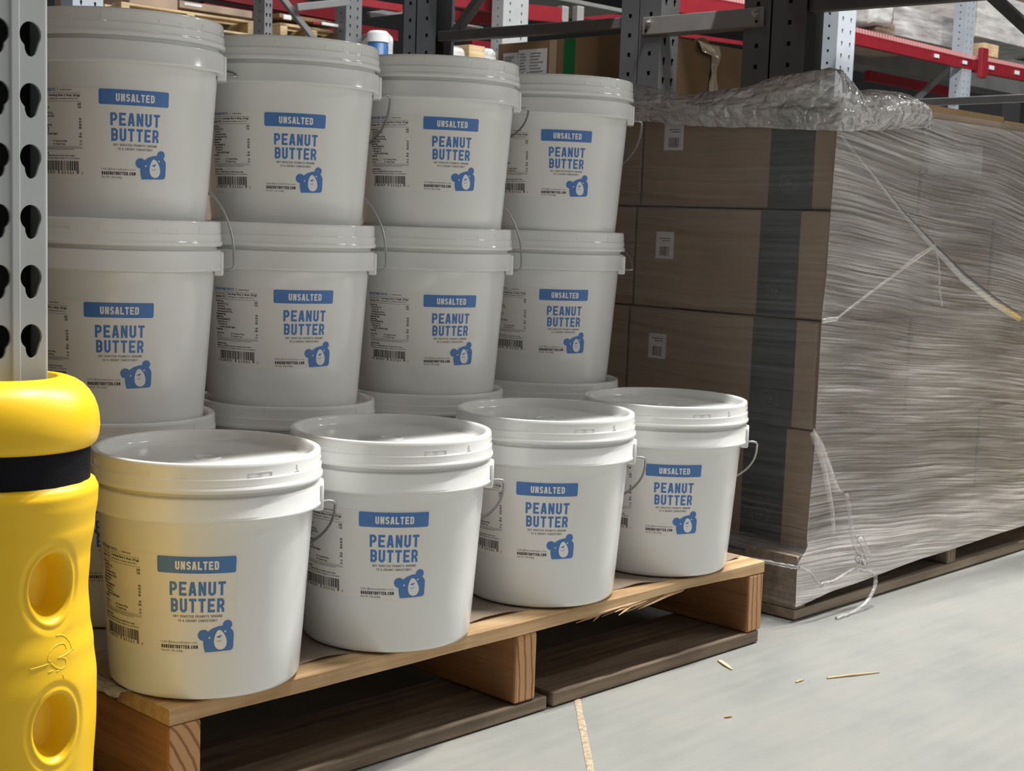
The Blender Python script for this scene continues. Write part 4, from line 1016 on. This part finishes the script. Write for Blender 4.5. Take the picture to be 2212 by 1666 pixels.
brick('carton_row', 'dark low goods on the far pallet beside the labels', 'goods', (604, 28), (745, 66), YL + .1, .7, M_card2, hang=-.02)
for a, b, mt, lb in (((613, 31), (630, 44), M_paper, 'white label tag above the far pallet, nearest the narrow upright'), ((677, 45), (692, 54), M_red, 'small red label above the far pallet'), ((696, 47), (737, 60), M_paper, 'white strip label above the far pallet, right of the red one')):
    brick('label_tag', lb, 'label', a, b, YL - .03, .012, mt)
col('pale grey upright with slots peeping over the leftmost bucket', 157, 66, 4.4, M_rackl)
col('narrow dark upright above the second stack, left of the slanted brace', 571, 12, YL - .35, M_rackd)
col('slotted dark grey upright above the second stack, left of the blue barrel', 747, 34, YL - .1, M_rackd)
steel('frame_brace', 'slanted dark brace above the second stack', 'brace', at(606, -8, YL - .2), at(690, 100, YL - .2), .03, .032, M_strut)
steel('frame_strut', 'grey strut along the top edge above the second stack', 'strut', at(640, 16, YL - .25), at(752, 4, YL - .25), .03, .04, M_strut)
steel('frame_strut', 'grey strut right of the slotted upright above the blue barrel', 'strut', at(796, 32, YL + .1), at(866, 24, YL + .1), .03, .035, M_strut)
for k, (a, b, hp, Y, lb) in enumerate((((380, -52), (760, 20), 34, YL + 1.0, 'dark red beam behind the slanted brace, upper one'), ((440, 2), (860, 66), 26, YL + 1.05, 'dark red beam behind the slanted brace, lower one'), ((755, -8), (870, 10), 16, YL - .05, 'red beam end on the slotted upright above the blue barrel'),
        ((960, -20), (1095, 2), 30, YL - .1, 'upper red beam between the pale upright and the slatted upright'), ((960, 18), (1095, 34), 24, YL + .9, 'lower dark red beam between the pale upright and the slatted upright'), ((1136, 8), (1215, 16), 34, YL, 'red block right of the slatted upright'), ((1205, 24), (1345, 32), 14, YL + 1.0, 'dark red beam above the grey strut, right of the slatted upright'), ((1020, 86), (1078, 92), 14, YL + .6, 'dark red beam beside the tan block over the third stack'))):
    beam(lb, a, b, Y, hp)
ZSH = 1.40
mb = MB(); mb.box((2.2, 4.9, ZSH - .03), (6.6, 6.7, ZSH)); tag(mb.build('rack_deck', M_deck, None), 'shelf of the far rack row that carries the film bundles and barrel', 'deck')
mb = MB(); mb.box((2.2, 5.95, 2.35), (6.6, 7.0, 2.38)); tag(mb.build('rack_deck', M_deck, None), 'unseen higher shelf added to shade the dark red beams', 'deck')  # added out of view, only to throw shade on the rear beams
brick('rack_deck', 'grey decking at the top edge right of the slatted upright', 'deck', (1145, -12), (1350, 20), YL + .2, .8, M_deck)
c1 = col('slatted grey upright behind the grey strut, top centre', 1086, 54, YL - .3, M_rack)
for i, px in enumerate((1215, 1248)):
    brick('deck_support', 'pale upright deck support above the grey strut, %s' % ('left one' if i == 0 else 'right one'), 'support', (px, 12), (px + 13, 50), YL + .1, .05, M_spacer)
A = at(816, 112, YL - .2); mb = MB(); R_ = .055 * 1.0
B = thing('plastic_barrel', 'blue barrel with white lid peeping over the second stack', 'barrel', (A.x, A.y, ZSH)); hb = at(816, 92, YL - .2).z - ZSH; R_ = (at(834, 100, YL - .2).x - at(799, 100, YL - .2).x) / 2
mb.lathe([(0, 0), (R_ * .95, 0), (R_, .02), (R_, hb * .5), (R_ * 1.03, hb * .52), (R_, hb * .54), (R_, hb - .01), (R_ * .9, hb), (0, hb)][::1], 40); mb.build('barrel_body', M_blueobj, B, True, angle=40)
mb = MB(); mb.lathe([(0, hb), (R_ * 1.06, hb), (R_ * 1.06, hb + .05), (R_ * .8, hb + .065), (0, hb + .065)], 40); mb.build('barrel_lid', M_paper, B, True, angle=40)
blob('film_bundle', 'shiny clear film beside the blue barrel', 'film', (833, 70), (852, 112), YL, .3, M_wfilm, 5, ZSH)
blob('film_bundle', 'silvery rolled film just right of the black upright, over the third stack', 'film', (968, 92), (1010, 122), YL - .4, .4, M_wfilm, 8, ZSH)
brick('timber_block', 'tan wood block over the third stack', 'block', (1014, 96), (1047, 140), YL - .3, .4, M_wl, hang=at(1047, 140, YL - .3).z - 1.40)
blob('film_bundle', 'clear film bag beside the green-taped box', 'film', (1046, 100), (1078, 135), YL - .3, .4, M_bgfilm, 4, ZSH)
blob('film_bundle', 'flat clear film under the lower dark red beam', 'film', (984, 47), (1052, 64), YL + .3, .4, M_bgfilm, 6)
